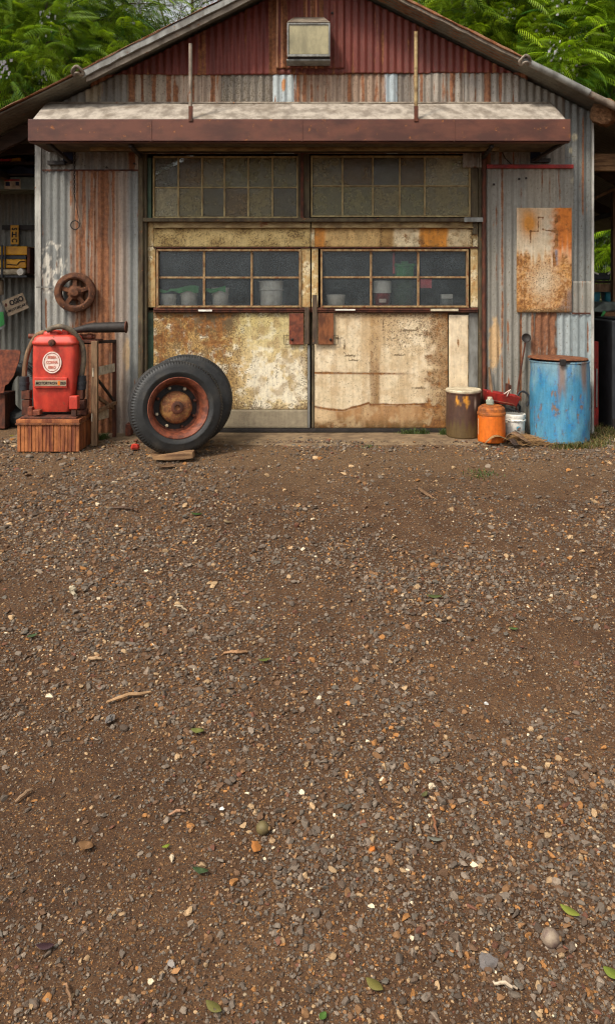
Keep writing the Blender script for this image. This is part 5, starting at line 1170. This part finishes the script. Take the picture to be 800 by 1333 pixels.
MB().prism([(X(a, 1.14), Z(b_, 1.14)) for a, b_ in ((-20, 406), (4.5, 406), (6.2, 422), (1, 425.5), (-20, 426))], 1.14, 1.147).build('green_face', M['green_plastic'], gs)
single('wall_canister', MB().lathe([(.03, 0), (.05, .005), (.05, .17), (.03, .185)], P(-.5, 384, 1.2), n=20), M['signboard'], 'tan cylinder fixed on the wall under the yellow machine', 'canister', smooth=True, loc=P(0, 384, 1.2))

# ------------------------------------------------------------------ right bay contents
tb = thing('work_table', 'rough plank table with a clutter of scrap in the right bay', 'table', (X(800, 2.4), 2.6, 0))
MB().box(X(765, 2.3), 2.3, Z(365, 2.3) - .03, X(860, 2.3), 3.1, Z(365, 2.3)).build('top', M['wood_dark'], tb, bevel=.004)
MB().box(X(765, 2.3), 2.32, Z(378, 2.3) - .02, X(860, 2.3), 3.1, Z(369, 2.3)).build('apron', M['wood'], tb)
for xx in (X(766, 2.3), X(850, 2.3)): MB().box(xx, 2.35, 0, xx + .06, 2.42, Z(379, 2.3)).build('leg', M['wood_dark'], tb)
MB().box(X(765, 2.3), 2.3, Z(396, 2.3) - .03, X(860, 2.3), 3.1, Z(395, 2.3)).build('lower_shelf', M['wood_dark'], tb)
sc_ = thing('scrap_box', 'dark box with raised pale corners on the work table', 'box', P(785, 364, 2.4))
MB().pbox(772, 355, 794, 364.4, 2.4, 2.7).build('body', M['black'], sc_, bevel=.01); MB().bar(P(771, 354, 2.38), P(778, 357, 2.38), .03, .02).bar(P(790, 357, 2.38), P(796, 352, 2.38), .03, .02).build('corner_guard', M['white_plastic'], sc_)
for (a, b_, lb) in ((766, 778, 'teal plastic crate on the lower shelf nearest the wall corner'), (784, 796, 'rounded teal tub at the right on the lower shelf')):
    t = thing('plastic_tub', lb, 'tub', P((a + b_) / 2, 394.8, 2.5)); MB().loft([rrect(X((a + b_) / 2, 2.5), 2.5, Z(py, 2.5), (b_ - a) / 2 * .0105 * s_, .1 * s_, .03) for py, s_ in ((394.8, .8), (388, .95), (379.6, 1))]).build('body', M['cyan'], t, smooth=True, sharp=.9)
    MB().loft([rrect(X((a + b_) / 2, 2.5), 2.5, Z(py, 2.5), (b_ - a) / 2 * .0105 * 1.05, .107, .03) for py in (381.5, 380)]).build('rim', M['cyan'], t)
nv = MB(); V = []
single('grey_tarp', MB().prism([(X(a, 1.5), Z(b_, 1.5)) for a, b_ in ((768, 405), (780, 397), (786, 393.5), (830, 394), (830, 400), (806, 404), (780, 407))], 1.5, 2.2), M['tarp'], 'grey green tarp slumped under the work table', 'tarp', loc=P(790, 406, 1.6), bevel=.02)
single('cardboard_box', MB().box(X(786, 1.5), 1.5, 0, X(830, 1.5), 2.1, Z(406, 1.5)), M['burlap'], 'brown cardboard box below the tarp behind the black cabinet', 'box', loc=(X(800, 1.5), 1.8, 0), bevel=.01)
single('bunting', MB().prism([(X(a, 1.2), Z(b_, 1.2)) for a, b_ in ((782, 413), (784, 418), (777, 424), (775.5, 422))], 1.2, 1.21), M['yellow'], 'yellow rag hanging between teal rags in the right bay', 'rag', loc=P(780, 420, 1.2))
single('teal_rag', MB().prism([(X(a, 1.2), Z(b_, 1.2)) for a, b_ in ((785, 404), (788, 406), (783, 413.5), (780, 414))], 1.2, 1.21), M['green_plastic'], 'green rag above the yellow one in the right bay', 'rag', loc=P(784, 408, 1.2))
single('blue_rag', MB().prism([(X(a, 1.2), Z(b_, 1.2)) for a, b_ in ((774, 424), (776.5, 425), (773, 443), (770, 443))], 1.2, 1.21), M['cyan'], 'light blue rag trailing down to the red cabinet', 'rag', loc=P(773, 434, 1.2))
rcb = thing('red_cabinet', 'tall narrow red metal cabinet behind the right wall corner', 'cabinet', (X(774, .4), .5, .0))
MB().box(X(764, .4), .4, .0, X(778.5, .4), .6, Z(444.5, .4)).build('body', M['red_dark'], rcb, bevel=.006)
MB().pbox(775, 480, 777.2, 530, .385, .398).build('trim_strip', M['galv'], rcb); MB().pbox(769, 470, 776.5, 471.5, .385, .398).build('seam', M['red_dark'], rcb)
bc = thing('black_cabinet', 'tall black moulded cabinet at the right edge under the roof', 'cabinet', (X(800, .5), .55, 0))
b0 = MB(); b0.box(X(796, .25), .25, -.01, X(850, .25), 1.1, Z(418, .25)); b0.build('front_panel', M['black'], bc, bevel=.012)
MB().add([(X(781, 1.1), 1.1, 0), (X(795.8, .26), .26, 0), (X(795.8, .26), .26, Z(420, .26)), (X(781, 1.1), 1.1, Z(420, .26)), (X(860, 1.1), 1.1, 0), (X(860, 1.1), 1.1, Z(420, .26))], [(0, 1, 2, 3), (0, 3, 5, 4)]).build('side_panel', M['black'], bc)
MB().box(X(796, .25), .24, -.01, X(850, .25), .249, .12).build('kick_plate', M['dark_iron'], bc)
MB().box(X(782, .9), .255, Z(418, .25) + .001, X(860, .25), 1.1, Z(415.5, .25)).build('top_cap', M['black'], bc, bevel=.01)
bu = MB(); V = []
prof = []
ct = Vector(P(786, 147, -.12))
bu.lathe([(.001, -.14), (.07, -.13), (.12, -.08), (.13, 0), (.12, .07), (.07, .12), (.001, .13)], ct, (.9, -.25, -.3), 18, lambda i, k, r, h: (r * (1 + .18 * math.sin(k * 1.7 + i)), h))
single('burlap_bundle', bu, M['burlap'], 'brown burlap bundle tucked under the right eave', 'bundle', smooth=True, loc=tuple(ct))
MB

# red cap and weeds near the wheels
rcp = MB().lathe([(.001, 0), (.035, .002), (.04, .02), (.03, .045), (.015, .05), (.001, .052)], (X(175.5, -.75), -.75, .0), n=9, wob=lambda i, k, r, h: (r * (1 + .25 * math.sin(k * 2.1)), h))
single('crumpled_can', rcp, M['red'], 'crumpled red can lid on the ground left of the truck wheel', 'litter', loc=(X(175.5, -.75), -.75, 0))
single('brick', MB().box(X(165, -.1), -.16, .012, X(172, -.1), -.04, .13), M['rust_copper'], 'half brick standing against the wall left of the truck wheel', 'brick', loc=(X(168, -.1), -.1, .012), bevel=.006)

# ------------------------------------------------------------------ grass and weeds
def grass_patch(name, label, pts, n, hmin, hmax, seed, cols=((96, 110, 44), (132, 130, 60), (70, 88, 36))):
    r_ = np.random.default_rng(seed); V = []; Fq = []; C = []
    for k in range(n):
        px, y_, sp, sy = pts[r_.integers(len(pts))]; x = X(px, y_) + r_.normal(0, sp); yy = min(y_ + r_.normal(0, sy), -.03 if px < 765 else 9); z = max(float(ground_h(x, yy)), .012 if yy > -.4 and px < 768 else -9)
        h = r_.uniform(hmin, hmax); a = r_.uniform(0, 6.28); l = r_.uniform(.1, .9) * h; w = .0035; b0 = len(V); ca_, sa_ = math.cos(a), math.sin(a)
        V += [(x - sa_ * w, yy + ca_ * w, z), (x + sa_ * w, yy - ca_ * w, z), (x + ca_ * l * .4 + sa_ * w * .8, yy + sa_ * l * .4 - ca_ * w * .8, z + h * .6), (x + ca_ * l * .4 - sa_ * w * .8, yy + sa_ * l * .4 + ca_ * w * .8, z + h * .6), (x + ca_ * l, yy + sa_ * l, z + h), (x + ca_ * l + .001, yy + sa_ * l, z + h)]
        Fq += [(b0, b0 + 1, b0 + 2, b0 + 3), (b0 + 3, b0 + 2, b0 + 5, b0 + 4)]; C += [ca(*cols[r_.integers(len(cols))]) * r_.uniform(.7, 1.2)] * 6
    o = fast_mesh(name, V, Fq, M['grass'], attrs={'Col': np.array(C)}); return tag(o, label, 'grass', kind='stuff')
grass_patch('grass', 'thin grass growing around the blue drum and bay floor', [(770, -.45, .08, .08), (780, -.3, .12, .12), (795, -.2, .15, .2), (745, -.66, .1, .03), (775, .3, .1, .3), (790, .1, .2, .2)], 2600, .02, .07, 1, ((88, 92, 44), (120, 112, 62), (74, 84, 38), (128, 104, 66)))
for pts, n, lb, sd_ in (([(131, -.35, .03, .03), (134, -.3, .03, .03)], 150, 'small green weed tuft at the foot of the timber stand', 2), ([(530, -.05, .05, .01), (545, -.05, .04, .01), (552, -.05, .03, .01)], 170, 'low mossy grass tuft along the bottom of the right door', 3), ([(576, -.08, .02, .015)], 90, 'bright weed tuft at the left of the dark brown drum', 4), ([(625, -1.55, .06, .06)], 140, 'sparse green sprouts in the gravel below the orange can', 5), ([(478, -.6, .03, .03)], 40, 'tiny sprouts on the concrete before the right door', 6)):
    o = grass_patch('weed_tuft', lb, pts, n, .012, .07 if sd_ < 5 else .03, sd_, ((84, 98, 46), (64, 80, 36))); o['category'] = 'weed'; o['kind'] = 'thing'

# ------------------------------------------------------------------ gravel
def ico(sub):
    p = (1 + 5 ** .5) / 2
    v = [(-1, p, 0), (1, p, 0), (-1, -p, 0), (1, -p, 0), (0, -1, p), (0, 1, p), (0, -1, -p), (0, 1, -p), (p, 0, -1), (p, 0, 1), (-p, 0, -1), (-p, 0, 1)]
    f = [(0, 11, 5), (0, 5, 1), (0, 1, 7), (0, 7, 10), (0, 10, 11), (1, 5, 9), (5, 11, 4), (11, 10, 2), (10, 7, 6), (7, 1, 8), (3, 9, 4), (3, 4, 2), (3, 2, 6), (3, 6, 8), (3, 8, 9), (4, 9, 5), (2, 4, 11), (6, 2, 10), (8, 6, 7), (9, 8, 1)]
    v = [np.array(q) / np.linalg.norm(q) for q in v]
    for _ in range(sub):
        cache = {}; nf = []
        def mid(a, b):
            k = (min(a, b), max(a, b))
            if k not in cache: m = (v[a] + v[b]) / 2; v.append(m / np.linalg.norm(m)); cache[k] = len(v) - 1
            return cache[k]
        for a, b, c__ in f:
            ab, bc_, ca_ = mid(a, b), mid(b, c__), mid(c__, a); nf += [(a, ab, ca_), (b, bc_, ab), (c__, ca_, bc_), (ab, bc_, ca_)]
        f = nf
    return np.array(v), np.array(f)
STC = np.array([c(98, 90, 82), c(84, 76, 69), (c(112, 102, 92)), c(74, 64, 56), c(90, 70, 54), c(116, 88, 62), c(138, 98, 58), c(148, 126, 98), c(190, 178, 156), c(92, 62, 50), c(84, 80, 74)])
STC = STC * np.array((1.02, .96, .87)) * 1.22
STP = np.array([.20, .20, .10, .15, .14, .08, .04, .06, .007, .025, .04]); STP = STP / STP.sum()
def rot_mats(r_, n):
    q = r_.normal(size=(n, 4)); q /= np.linalg.norm(q, axis=1)[:, None]; w, x, y, z = q.T
    return np.stack([1 - 2 * (y * y + z * z), 2 * (x * y - z * w), 2 * (x * z + y * w), 2 * (x * y + z * w), 1 - 2 * (x * x + z * z), 2 * (y * z - x * w), 2 * (x * z - y * w), 2 * (y * z + x * w), 1 - 2 * (x * x + y * y)], 1).reshape(n, 3, 3)
def rocks(pos, size, cols, sub, r_, cuts=5):
    T, Fc = ico(sub); n = len(pos); k = len(T)
    V = np.tile(T, (n, 1, 1)) * (1 + .12 * r_.normal(size=(n, k, 1)))
    for _ in range(cuts):
        nn = r_.normal(size=(n, 3)); nn /= np.linalg.norm(nn, axis=1)[:, None]; th = r_.uniform(.25, .7, n)
        d = np.einsum('nkj,nj->nk', V, nn) - th[:, None]; V = V - np.maximum(d, 0)[..., None] * nn[:, None, :]
    V = V * np.stack([r_.uniform(.8, 1.35, n), r_.uniform(.6, 1.0, n), r_.uniform(.42, .85, n)], 1)[:, None, :]
    Rm = rot_mats(r_, n); az = r_.uniform(0, 2 * np.pi, n); ti = r_.normal(0, .3, n)
    Rz = np.zeros((n, 3, 3)); Rz[:, 0, 0] = np.cos(az); Rz[:, 0, 1] = -np.sin(az); Rz[:, 1, 0] = np.sin(az); Rz[:, 1, 1] = np.cos(az); Rz[:, 2, 2] = 1
    Rx = np.zeros((n, 3, 3)); Rx[:, 0, 0] = 1; Rx[:, 1, 1] = np.cos(ti); Rx[:, 1, 2] = -np.sin(ti); Rx[:, 2, 1] = np.sin(ti); Rx[:, 2, 2] = np.cos(ti)
    V = np.einsum('nij,nkj->nki', Rz @ Rx, V) * (size[:, None, None] / 2)
    V = V + pos[:, None, :]
    Fa = (Fc[None] + (np.arange(n) * k)[:, None, None]).reshape(-1, 3)
    return V.reshape(-1, 3), Fa, np.repeat(cols, k, axis=0)
def scatter(n, smin, smax, seed, patch=1.0, power=2.2):
    r_ = np.random.default_rng(seed); out = []
    tot = 0
    while tot < n:
        m = 60000
        # even over the picture of the yard: nearer ground carries more, smaller stones
        d = 1.6 + (7.75 - 1.6) * r_.random(m) ** 1.0; w = 1 / d ** .55; keep = r_.random(m) < w / (1 / 1.6 ** .55)
        d = d[keep]; x = (r_.random(len(d)) - .5) * (.92 * d + .8); y = d - D0
        dens = fbm(x * .55 + 9, y * .55 + 4, 91, 3) + .55 * (fbm(x * 2.2, y * 2.2, 92, 3) - .5) + .07 * np.clip(x / (.4 * d), -1, 1) - .06 * np.exp(-((x + .12 * d) / (.1 * d)) ** 2) * 1
        dens = dens - .05 * sstep(6.6, 7.5, d) * (np.abs(x + .1) < 2.1)
        k = r_.random(len(d)) < np.clip((dens - .29) * 3.0 * patch + (1 - patch), .10, 1)
        k &= (y < -.42) | (np.abs(x) > 2.9) | (r_.random(len(d)) < .10)
        out.append(np.stack([x[k], y[k]], 1)); tot += k.sum()
    xy = np.concatenate(out)[:n]; d = xy[:, 1] + D0
    u_ = r_.random(n) ** power; s = (smin + (smax - smin) * u_) * (.58 + .14 * d)
    z = ground_h(xy[:, 0], xy[:, 1]); z = np.where(xy[:, 1] > -.5, np.maximum(z, .008), z)
    col = STC[r_.choice(len(STC), n, p=STP)] * r_.uniform(.75, 1.2, (n, 1))
    return np.concatenate([xy, (z + s * .15)[:, None]], 1), s, col, r_
parts_ = []
for n, a, b_, seed, sub, pat, pw_ in ((12000, .013, .038, 11, 1, .92, 2.0), (46000, .009, .019, 12, 0, .85, 1.1), (60000, .005, .010, 13, 0, .6, 1.0)):
    pos, s, col, r_ = scatter(n, a, b_, seed, pat, pw_); parts_.append(rocks(pos, s, col, sub, r_, 5 if sub else 3))
off = 0; Vs, Fs, Cs = [], [], []
for v_, f_, c_ in parts_: Vs.append(v_); Fs.append(f_ + off); Cs.append(c_); off += len(v_)
tag(fast_mesh('gravel', np.concatenate(Vs), np.concatenate(Fs), M['stone'], attrs={'Col': np.concatenate(Cs)}), 'loose brown and grey gravel spread over the dirt yard', 'gravel', kind='stuff')

# single stones one can point to
r_ = np.random.default_rng(77)
for (px, py, w, cl, lb) in ((333, 1112, 18, (150, 96, 46), 'rounded orange brown stone right of the cracked nut'), (486, 1114, 13, (176, 104, 44), 'smooth orange pebble by itself right of centre in the lower yard'), (632, 1262, 24, (104, 98, 94), 'large smooth grey stone below the whitish fruit'),
                            (222, 1262, 15, (132, 124, 116), 'pale grey squarish stone near the bottom left'), (230, 1271, 14, (158, 116, 76), 'tan squarish stone beside the pale grey one near the bottom left'), (143, 945, 20, (104, 98, 92), 'broad flat grey stone in the left middle of the yard'),
                            (21, 658, 9, (214, 202, 180), 'small cream pebble at the left edge near the crate'), (288, 1056, 9, (222, 216, 204), 'small white pebble in the middle of the yard'), (632, 918, 8, (216, 214, 206), 'round white pebble in the gravel on the right')):
    g = np.array(gpt(px, py)); s = w * (g[1] + D0) / F
    v_, f_, c_ = rocks(np.array([[0, 0, s * .22]]), np.array([s * .95]), np.array([ca(*cl)]), 2, r_, 6)
    o = fast_mesh('stone', v_, f_, M['stone'], attrs={'Col': c_}, smooth=True, sharp=.5); o.location = tuple(g); tag(o, lb, 'stone')

# fallen leaves, twigs, nuts
def leaf(px, py, L, W, yaw, col, label, curl=.25):
    g = gpt(px, py); d = g[1] + D0; L = L * d / F * 1.1; W = W * d / F * 1.1; V = []; n1 = 11
    for i in range(n1):
        s_ = i / (n1 - 1); ww = W / 2 * math.sin(math.pi * min(1, s_ * .96 + .02)) ** .8
        for j in (-1, 0, 1):
            lx, ly = (s_ - .5) * L, j * ww; lz = .010 + curl * L * (2 * (s_ - .5)) ** 2 * .6 + abs(j) * ww * .35
            V.append((lx * math.cos(yaw) - ly * math.sin(yaw), lx * math.sin(yaw) + ly * math.cos(yaw), lz))
    q = [(i * 3 + j, i * 3 + j + 1, (i + 1) * 3 + j + 1, (i + 1) * 3 + j) for i in range(n1 - 1) for j in range(2)]
    col = tuple(.68 * q_ + 16 for q_ in col); C = np.array([ca(*col) * (1.25 if k % 3 == 1 else 1) for k in range(len(V))])
    o = fast_mesh('fallen_leaf', V, q, M['grass'], smooth=True, attrs={'Col': C}); o.location = g; o.modifiers.new('thickness', 'SOLIDIFY').thickness = .001
    return tag(o, label, 'leaf', 'fallen leaves in the yard')
for a in ((741, 1199, 24, 11, -.75, (170, 178, 60), 'bright yellow green leaf above the whitish fruit'), (796, 1277, 22, 14, -.8, (150, 166, 50), 'yellow green leaf cut by the right edge near the bottom'),
          (487, 1296, 24, 13, -.7, (150, 138, 60), 'olive yellow leaf near the bottom middle'), (278, 1321, 24, 12, -.6, (140, 132, 60), 'dull olive leaf at the bottom left of centre'),
          (257, 958, 10, 16, 1.4, (140, 142, 62), 'broad pale green leaf in the left middle of the yard'), (344, 864, 15, 6, .3, (124, 136, 56), 'small narrow green leaf left of centre'),
          (42, 832, 13, 7, .7, (84, 110, 62), 'dark green leaf near the left edge'), (256, 673, 14, 6, -.2, (72, 112, 40), 'green leaf below the truck wheels'),
          (296, 682, 10, 5, -.5, (184, 156, 110), 'tan leaf scrap right of the green leaf below the wheels'), (565, 781, 18, 9, -.1, (110, 122, 60), 'oval olive green leaf in the right middle of the yard'),
          (668, 822, 11, 5, -.2, (104, 140, 60), 'small fresh green leaf in the right gravel'), (261, 1140, 9, 20, 1.3, (72, 96, 50), 'dark green folded leaf in the lower left yard'),
          (216, 1108, 5, 10, 2.1, (164, 180, 50), 'tiny yellow green leaf in the lower left yard'), (112, 1111, 14, 20, 1.2, (160, 112, 66), 'curled brown leaf left of the tiny yellow green one'),
          (59, 1245, 22, 10, 0, (74, 44, 48), 'dark purple brown leaf near the lower left'), (566, 1101, 18, 6, -.2, (150, 148, 128), 'pale grey leaf in the lower middle right'),
          (18, 570, 9, 6, .3, (176, 166, 40), 'yellow leaf on the ground beside the crate'), (217, 611, 26, 10, .4, (158, 118, 84), 'broken tan leaf before the wood wedge'),
          (552, 1042, 12, 6, .9, (116, 112, 60), 'dull olive leaf in the middle right gravel'), (420, 1329, 12, 9, .9, (90, 136, 46), 'fresh green leaf at the bottom edge centre')):
    leaf(*a)
def twig(px0, py0, px1, py1, w, col, label):
    a, b_ = Vector(gpt(px0, py0)), Vector(gpt(px1, py1)); m = (a + b_) / 2; o0 = tuple(a); r = w * (a.y + D0) / F / 2; pts = []
    for s_ in np.linspace(0, 1, 9):
        p = a.lerp(b_, s_) + Vector((random.uniform(-1, 1) * r * 1.5, random.uniform(-1, 1) * r * 1.5, r * 1.3 + .006 + .008 * math.sin(3.1 * s_))); pts.append(p)
    o = MB().tube(pts, [r * (.5 + .9 * math.sin(math.pi * (.15 + .75 * s_))) for s_ in np.linspace(0, 1, 9)], 6).build('twig', simple('twig_bark', col), None, smooth=True, loc=o0)
    return tag(o, label, 'twig', 'twigs lying in the yard')
for a in ((140, 917, 197, 905, 3.2, c(168, 132, 94), 'long tan bark strip in the left middle of the yard'), (228, 793, 243, 800, 2, c(190, 170, 140), 'short pale twig in the upper left yard'), (292, 856, 322, 854, 3, c(160, 120, 84), 'brown forked twig left of the small narrow leaf'),
          (640, 1289, 672, 1296, 3, c(196, 176, 150), 'pale thin twig near the bottom right'), (92, 768, 97, 782, 4, c(196, 182, 152), 'pale upright sliver in the upper left'), (112, 866, 133, 861, 3, c(170, 140, 106), 'short tan twig above the long bark strip'),
          (470, 1000, 505, 1052, 3, c(74, 54, 40), 'dark slanting twig in the middle right'), (563, 1068, 568, 1092, 2.6, c(150, 98, 64), 'reddish brown twig above the pale grey leaf'), (20, 1050, 44, 1032, 3, c(140, 112, 84), 'thin brown stick near the left edge'),
          (85, 1290, 92, 1318, 2.8, c(156, 118, 84), 'curved brown strip near the bottom left corner'), (545, 640, 560, 652, 3, c(130, 100, 72), 'short brown twig on the ground before the right door'), (150, 664, 180, 668, 3, c(90, 66, 48), 'dark twig below the crate and wheels'), (218, 1066, 242, 1064, 2.5, c(160, 120, 90), 'little curved tan twig above the cracked nut')):
    twig(*a)
def nut(px, py, w, col, col2, name, label, cat):
    g = gpt(px, py); s = w * (g[1] + D0) / F; t = thing(name, label, cat, g)
    M_ = simple(name + '_skin', col, col2, 18, 1, .6, dirt=.3)
    MB().lathe([(.001, -.5 * s), (.25 * s, -.43 * s), (.44 * s, -.2 * s), (.47 * s, 0), (.4 * s, .25 * s), (.2 * s, .45 * s), (.001, .5 * s)], (g[0], g[1], g[2] + .38 * s), (1, -.3, .15), 22).build('body', M_, t, smooth=True)
    MB().lathe([(.16 * s, .40 * s), (.12 * s, .55 * s), (.05 * s, .60 * s), (.001, .55 * s)], (g[0], g[1], g[2] + .38 * s), (1, -.3, .15), 9).build('stem_end', M['straw'], t)
nut(716, 1232, 24, c(140, 124, 104), c(92, 72, 66), 'fallen_fruit', 'whitish purple fallen fruit with split green tip', 'fruit')
nut(342, 1086, 18, c(104, 92, 56), c(74, 62, 40), 'seed_nut', 'dark olive cracked nut in the lower middle of the yard', 'nut')

# ------------------------------------------------------------------ trees
def frond_template():
    V = []; Fq = []
    n = 13
    for i in range(n):
        s_ = (i + .6) / n; bx, bz = s_, -.38 * s_ ** 2
        L = .30 * math.sin(math.pi * (s_ * .85 + .12)) + .05; w = .042
        for sg in (-1, 1):
            a = math.radians(58 - 22 * s_); dx, dy = math.cos(a) * L, math.sin(a) * L * sg; b0 = len(V)
            V += [(bx - w * .3, 0, bz), (bx + dx * .5 - w * .5, dy * .5, bz - .03), (bx + dx, dy, bz - .14 * L / .3 - .03), (bx + dx * .5 + w * .6, dy * .5, bz - .035)]
            Fq.append((b0, b0 + 1, b0 + 2, b0 + 3))
    b0 = len(V); V += [(0, -.006, 0), (0, .006, 0), (.5, .005, -.095), (.5, -.005, -.095)]; Fq.append((b0, b0 + 1, b0 + 2, b0 + 3))
    return np.array(V), np.array(Fq)
FT, FF = frond_template()
def tree(label, base, height, clumps, nfr, seed, cdark, clight, fl=0, sizes=(.34, .62), name='tree', trunk_r=.16):
    r_ = np.random.default_rng(seed); t = thing(name, label, 'tree', base)
    bx, by, bz = base; m = MB(); top = (bx + .2, by, bz + height * .55)
    m.tube([(bx, by, bz - .1), (bx + .08, by, bz + height * .2), (bx - .03, by + .05, bz + height * .38), top], [trunk_r, trunk_r * .8, trunk_r * .65, trunk_r * .5], 12); m.build('trunk', M['bark'], t, smooth=True)
    lb = MB(); P_ = []; D_ = []
    for (cx, cy, cz, cr_) in clumps:
        c0 = np.array((cx, cy, cz)); s0 = np.array(top) - (0, 0, height * .12 * r_.random()); mid_ = (s0 + c0) / 2 + r_.normal(0, .12, 3)
        lb.tube([s0, mid_, c0], [.06, .04, .015], 7)
        for _ in range(5):
            e = c0 + r_.normal(0, 1, 3) * cr_ * .55; lb.tube([c0, (c0 + e) / 2 + r_.normal(0, .05, 3), e], [.018, .012, .005], 5)
    lb.build('limbs', M['bark'], t, smooth=True)
    vol = np.array([q[3] ** 2 for q in clumps]); idx = r_.choice(len(clumps), nfr, p=vol / vol.sum()); C_ = np.array(clumps)
    dirs = r_.normal(size=(nfr, 3)); dirs /= np.linalg.norm(dirs, axis=1)[:, None]; rad = C_[idx, 3] * r_.random(nfr) ** .45
    pos = C_[idx, :3] + dirs * rad[:, None] * np.array([1, 1, .72])
    az = np.arctan2(dirs[:, 1], dirs[:, 0]) + r_.normal(0, .6, nfr); el = np.clip(dirs[:, 2] * .5 + r_.normal(0, .25, nfr) - .1, -1, .9); ro = r_.normal(0, .5, nfr); sc = r_.uniform(*sizes, nfr)
    V = np.tile(FT, (nfr, 1, 1)) * sc[:, None, None]; droop = r_.uniform(.6, 1.5, nfr); V[:, :, 2] *= droop[:, None]
    def rotax(V, a, i, j):
        ca_, sa_ = np.cos(a)[:, None], np.sin(a)[:, None]; vi, vj = V[:, :, i].copy(), V[:, :, j].copy(); V[:, :, i] = ca_ * vi - sa_ * vj; V[:, :, j] = sa_ * vi + ca_ * vj
    rotax(V, ro, 1, 2); rotax(V, el, 0, 2); rotax(V, az, 0, 1)
    V = V + pos[:, None, :]; k = len(FT)
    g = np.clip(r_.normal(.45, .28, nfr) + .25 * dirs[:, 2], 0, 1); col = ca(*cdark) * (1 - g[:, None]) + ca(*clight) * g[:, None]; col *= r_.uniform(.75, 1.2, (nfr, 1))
    F_ = (FF[None] + (np.arange(nfr) * k)[:, None, None]).reshape(-1, 4)
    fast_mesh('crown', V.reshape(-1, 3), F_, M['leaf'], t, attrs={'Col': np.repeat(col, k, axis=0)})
    if fl:
        r2 = np.random.default_rng(seed + 1); fv = []; ff = []
        for _ in range(fl):
            ci = clumps[r2.integers(len(clumps))]; dd = r2.normal(size=3); dd[1] = -abs(dd[1]); dd /= np.linalg.norm(dd); p = np.array(ci[:3]) + dd * ci[3] * .95
            for _k in range(22):
                q_ = p + r2.normal(0, .075, 3) * (1, 1, 1.5); s_ = r2.uniform(.012, .024); a = r2.uniform(0, 3.14); b0 = len(fv); ux = np.array((math.cos(a), math.sin(a), .3)) * s_; uz = np.array((.2, -.3, 1)) * s_
                fv += [q_ - ux - uz, q_ + ux - uz, q_ + ux + uz, q_ - ux + uz]; ff.append((b0, b0 + 1, b0 + 2, b0 + 3))
        fo = fast_mesh('blossom', np.array(fv), ff, M['petal'], t)
    return t
M['petal'] = leafmat('lilac_petal', c(206, 200, 212), .3)
def clump_px(lst): return [(X(a, y_), y_, Z(b_, y_), r) for a, b_, y_, r in lst]
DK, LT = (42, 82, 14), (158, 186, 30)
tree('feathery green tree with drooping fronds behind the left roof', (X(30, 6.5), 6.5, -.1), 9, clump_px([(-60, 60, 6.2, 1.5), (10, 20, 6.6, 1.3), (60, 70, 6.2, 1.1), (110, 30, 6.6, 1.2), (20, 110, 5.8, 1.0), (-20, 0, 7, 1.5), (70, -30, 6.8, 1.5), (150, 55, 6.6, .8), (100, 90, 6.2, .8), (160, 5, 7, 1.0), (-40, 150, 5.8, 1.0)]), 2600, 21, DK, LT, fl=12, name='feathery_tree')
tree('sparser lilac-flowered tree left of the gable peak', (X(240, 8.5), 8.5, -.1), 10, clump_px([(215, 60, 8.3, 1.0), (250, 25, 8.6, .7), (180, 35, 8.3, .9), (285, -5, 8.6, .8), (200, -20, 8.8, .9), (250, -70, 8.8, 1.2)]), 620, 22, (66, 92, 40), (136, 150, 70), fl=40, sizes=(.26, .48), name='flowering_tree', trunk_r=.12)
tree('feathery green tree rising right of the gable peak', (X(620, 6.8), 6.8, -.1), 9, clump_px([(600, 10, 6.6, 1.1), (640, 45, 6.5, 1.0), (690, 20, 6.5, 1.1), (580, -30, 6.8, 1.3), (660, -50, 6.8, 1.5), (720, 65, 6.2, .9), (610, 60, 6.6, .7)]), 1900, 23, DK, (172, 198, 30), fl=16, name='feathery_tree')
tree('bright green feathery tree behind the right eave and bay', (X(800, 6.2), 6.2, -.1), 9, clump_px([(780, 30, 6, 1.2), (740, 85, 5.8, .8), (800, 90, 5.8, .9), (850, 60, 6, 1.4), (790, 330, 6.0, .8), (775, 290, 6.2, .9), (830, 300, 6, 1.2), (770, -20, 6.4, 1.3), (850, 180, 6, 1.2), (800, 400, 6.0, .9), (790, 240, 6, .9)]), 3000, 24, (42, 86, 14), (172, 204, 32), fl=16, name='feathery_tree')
for (px, y_, hh, lb, sd_) in ((-20, 12, 10, 'dense dark tree far behind the left roof', 31), (70, 13, 8.5, 'dark spreading tree farther back behind the left slope', 32), (590, 12.5, 10, 'dark tree far behind the right slope of the gable', 33), (720, 12, 10.5, 'tall dark tree farther back toward the right', 34), (850, 11, 10, 'dark tree far behind the right bay', 35)):
    x0 = X(px, y_); r_ = np.random.default_rng(sd_); cl_ = [(x0 + r_.uniform(-2, 2), y_ + r_.uniform(-1, 1), hh * r_.uniform(.18 if sd_ == 35 else .4, .98), r_.uniform(1.3, 1.9)) for _ in range(13)]
    tree(lb, (x0, y_, -.1), hh, cl_, 1900, sd_, (24, 50, 12), (80, 116, 22), fl=0, sizes=(.5, .85), name='background_tree')
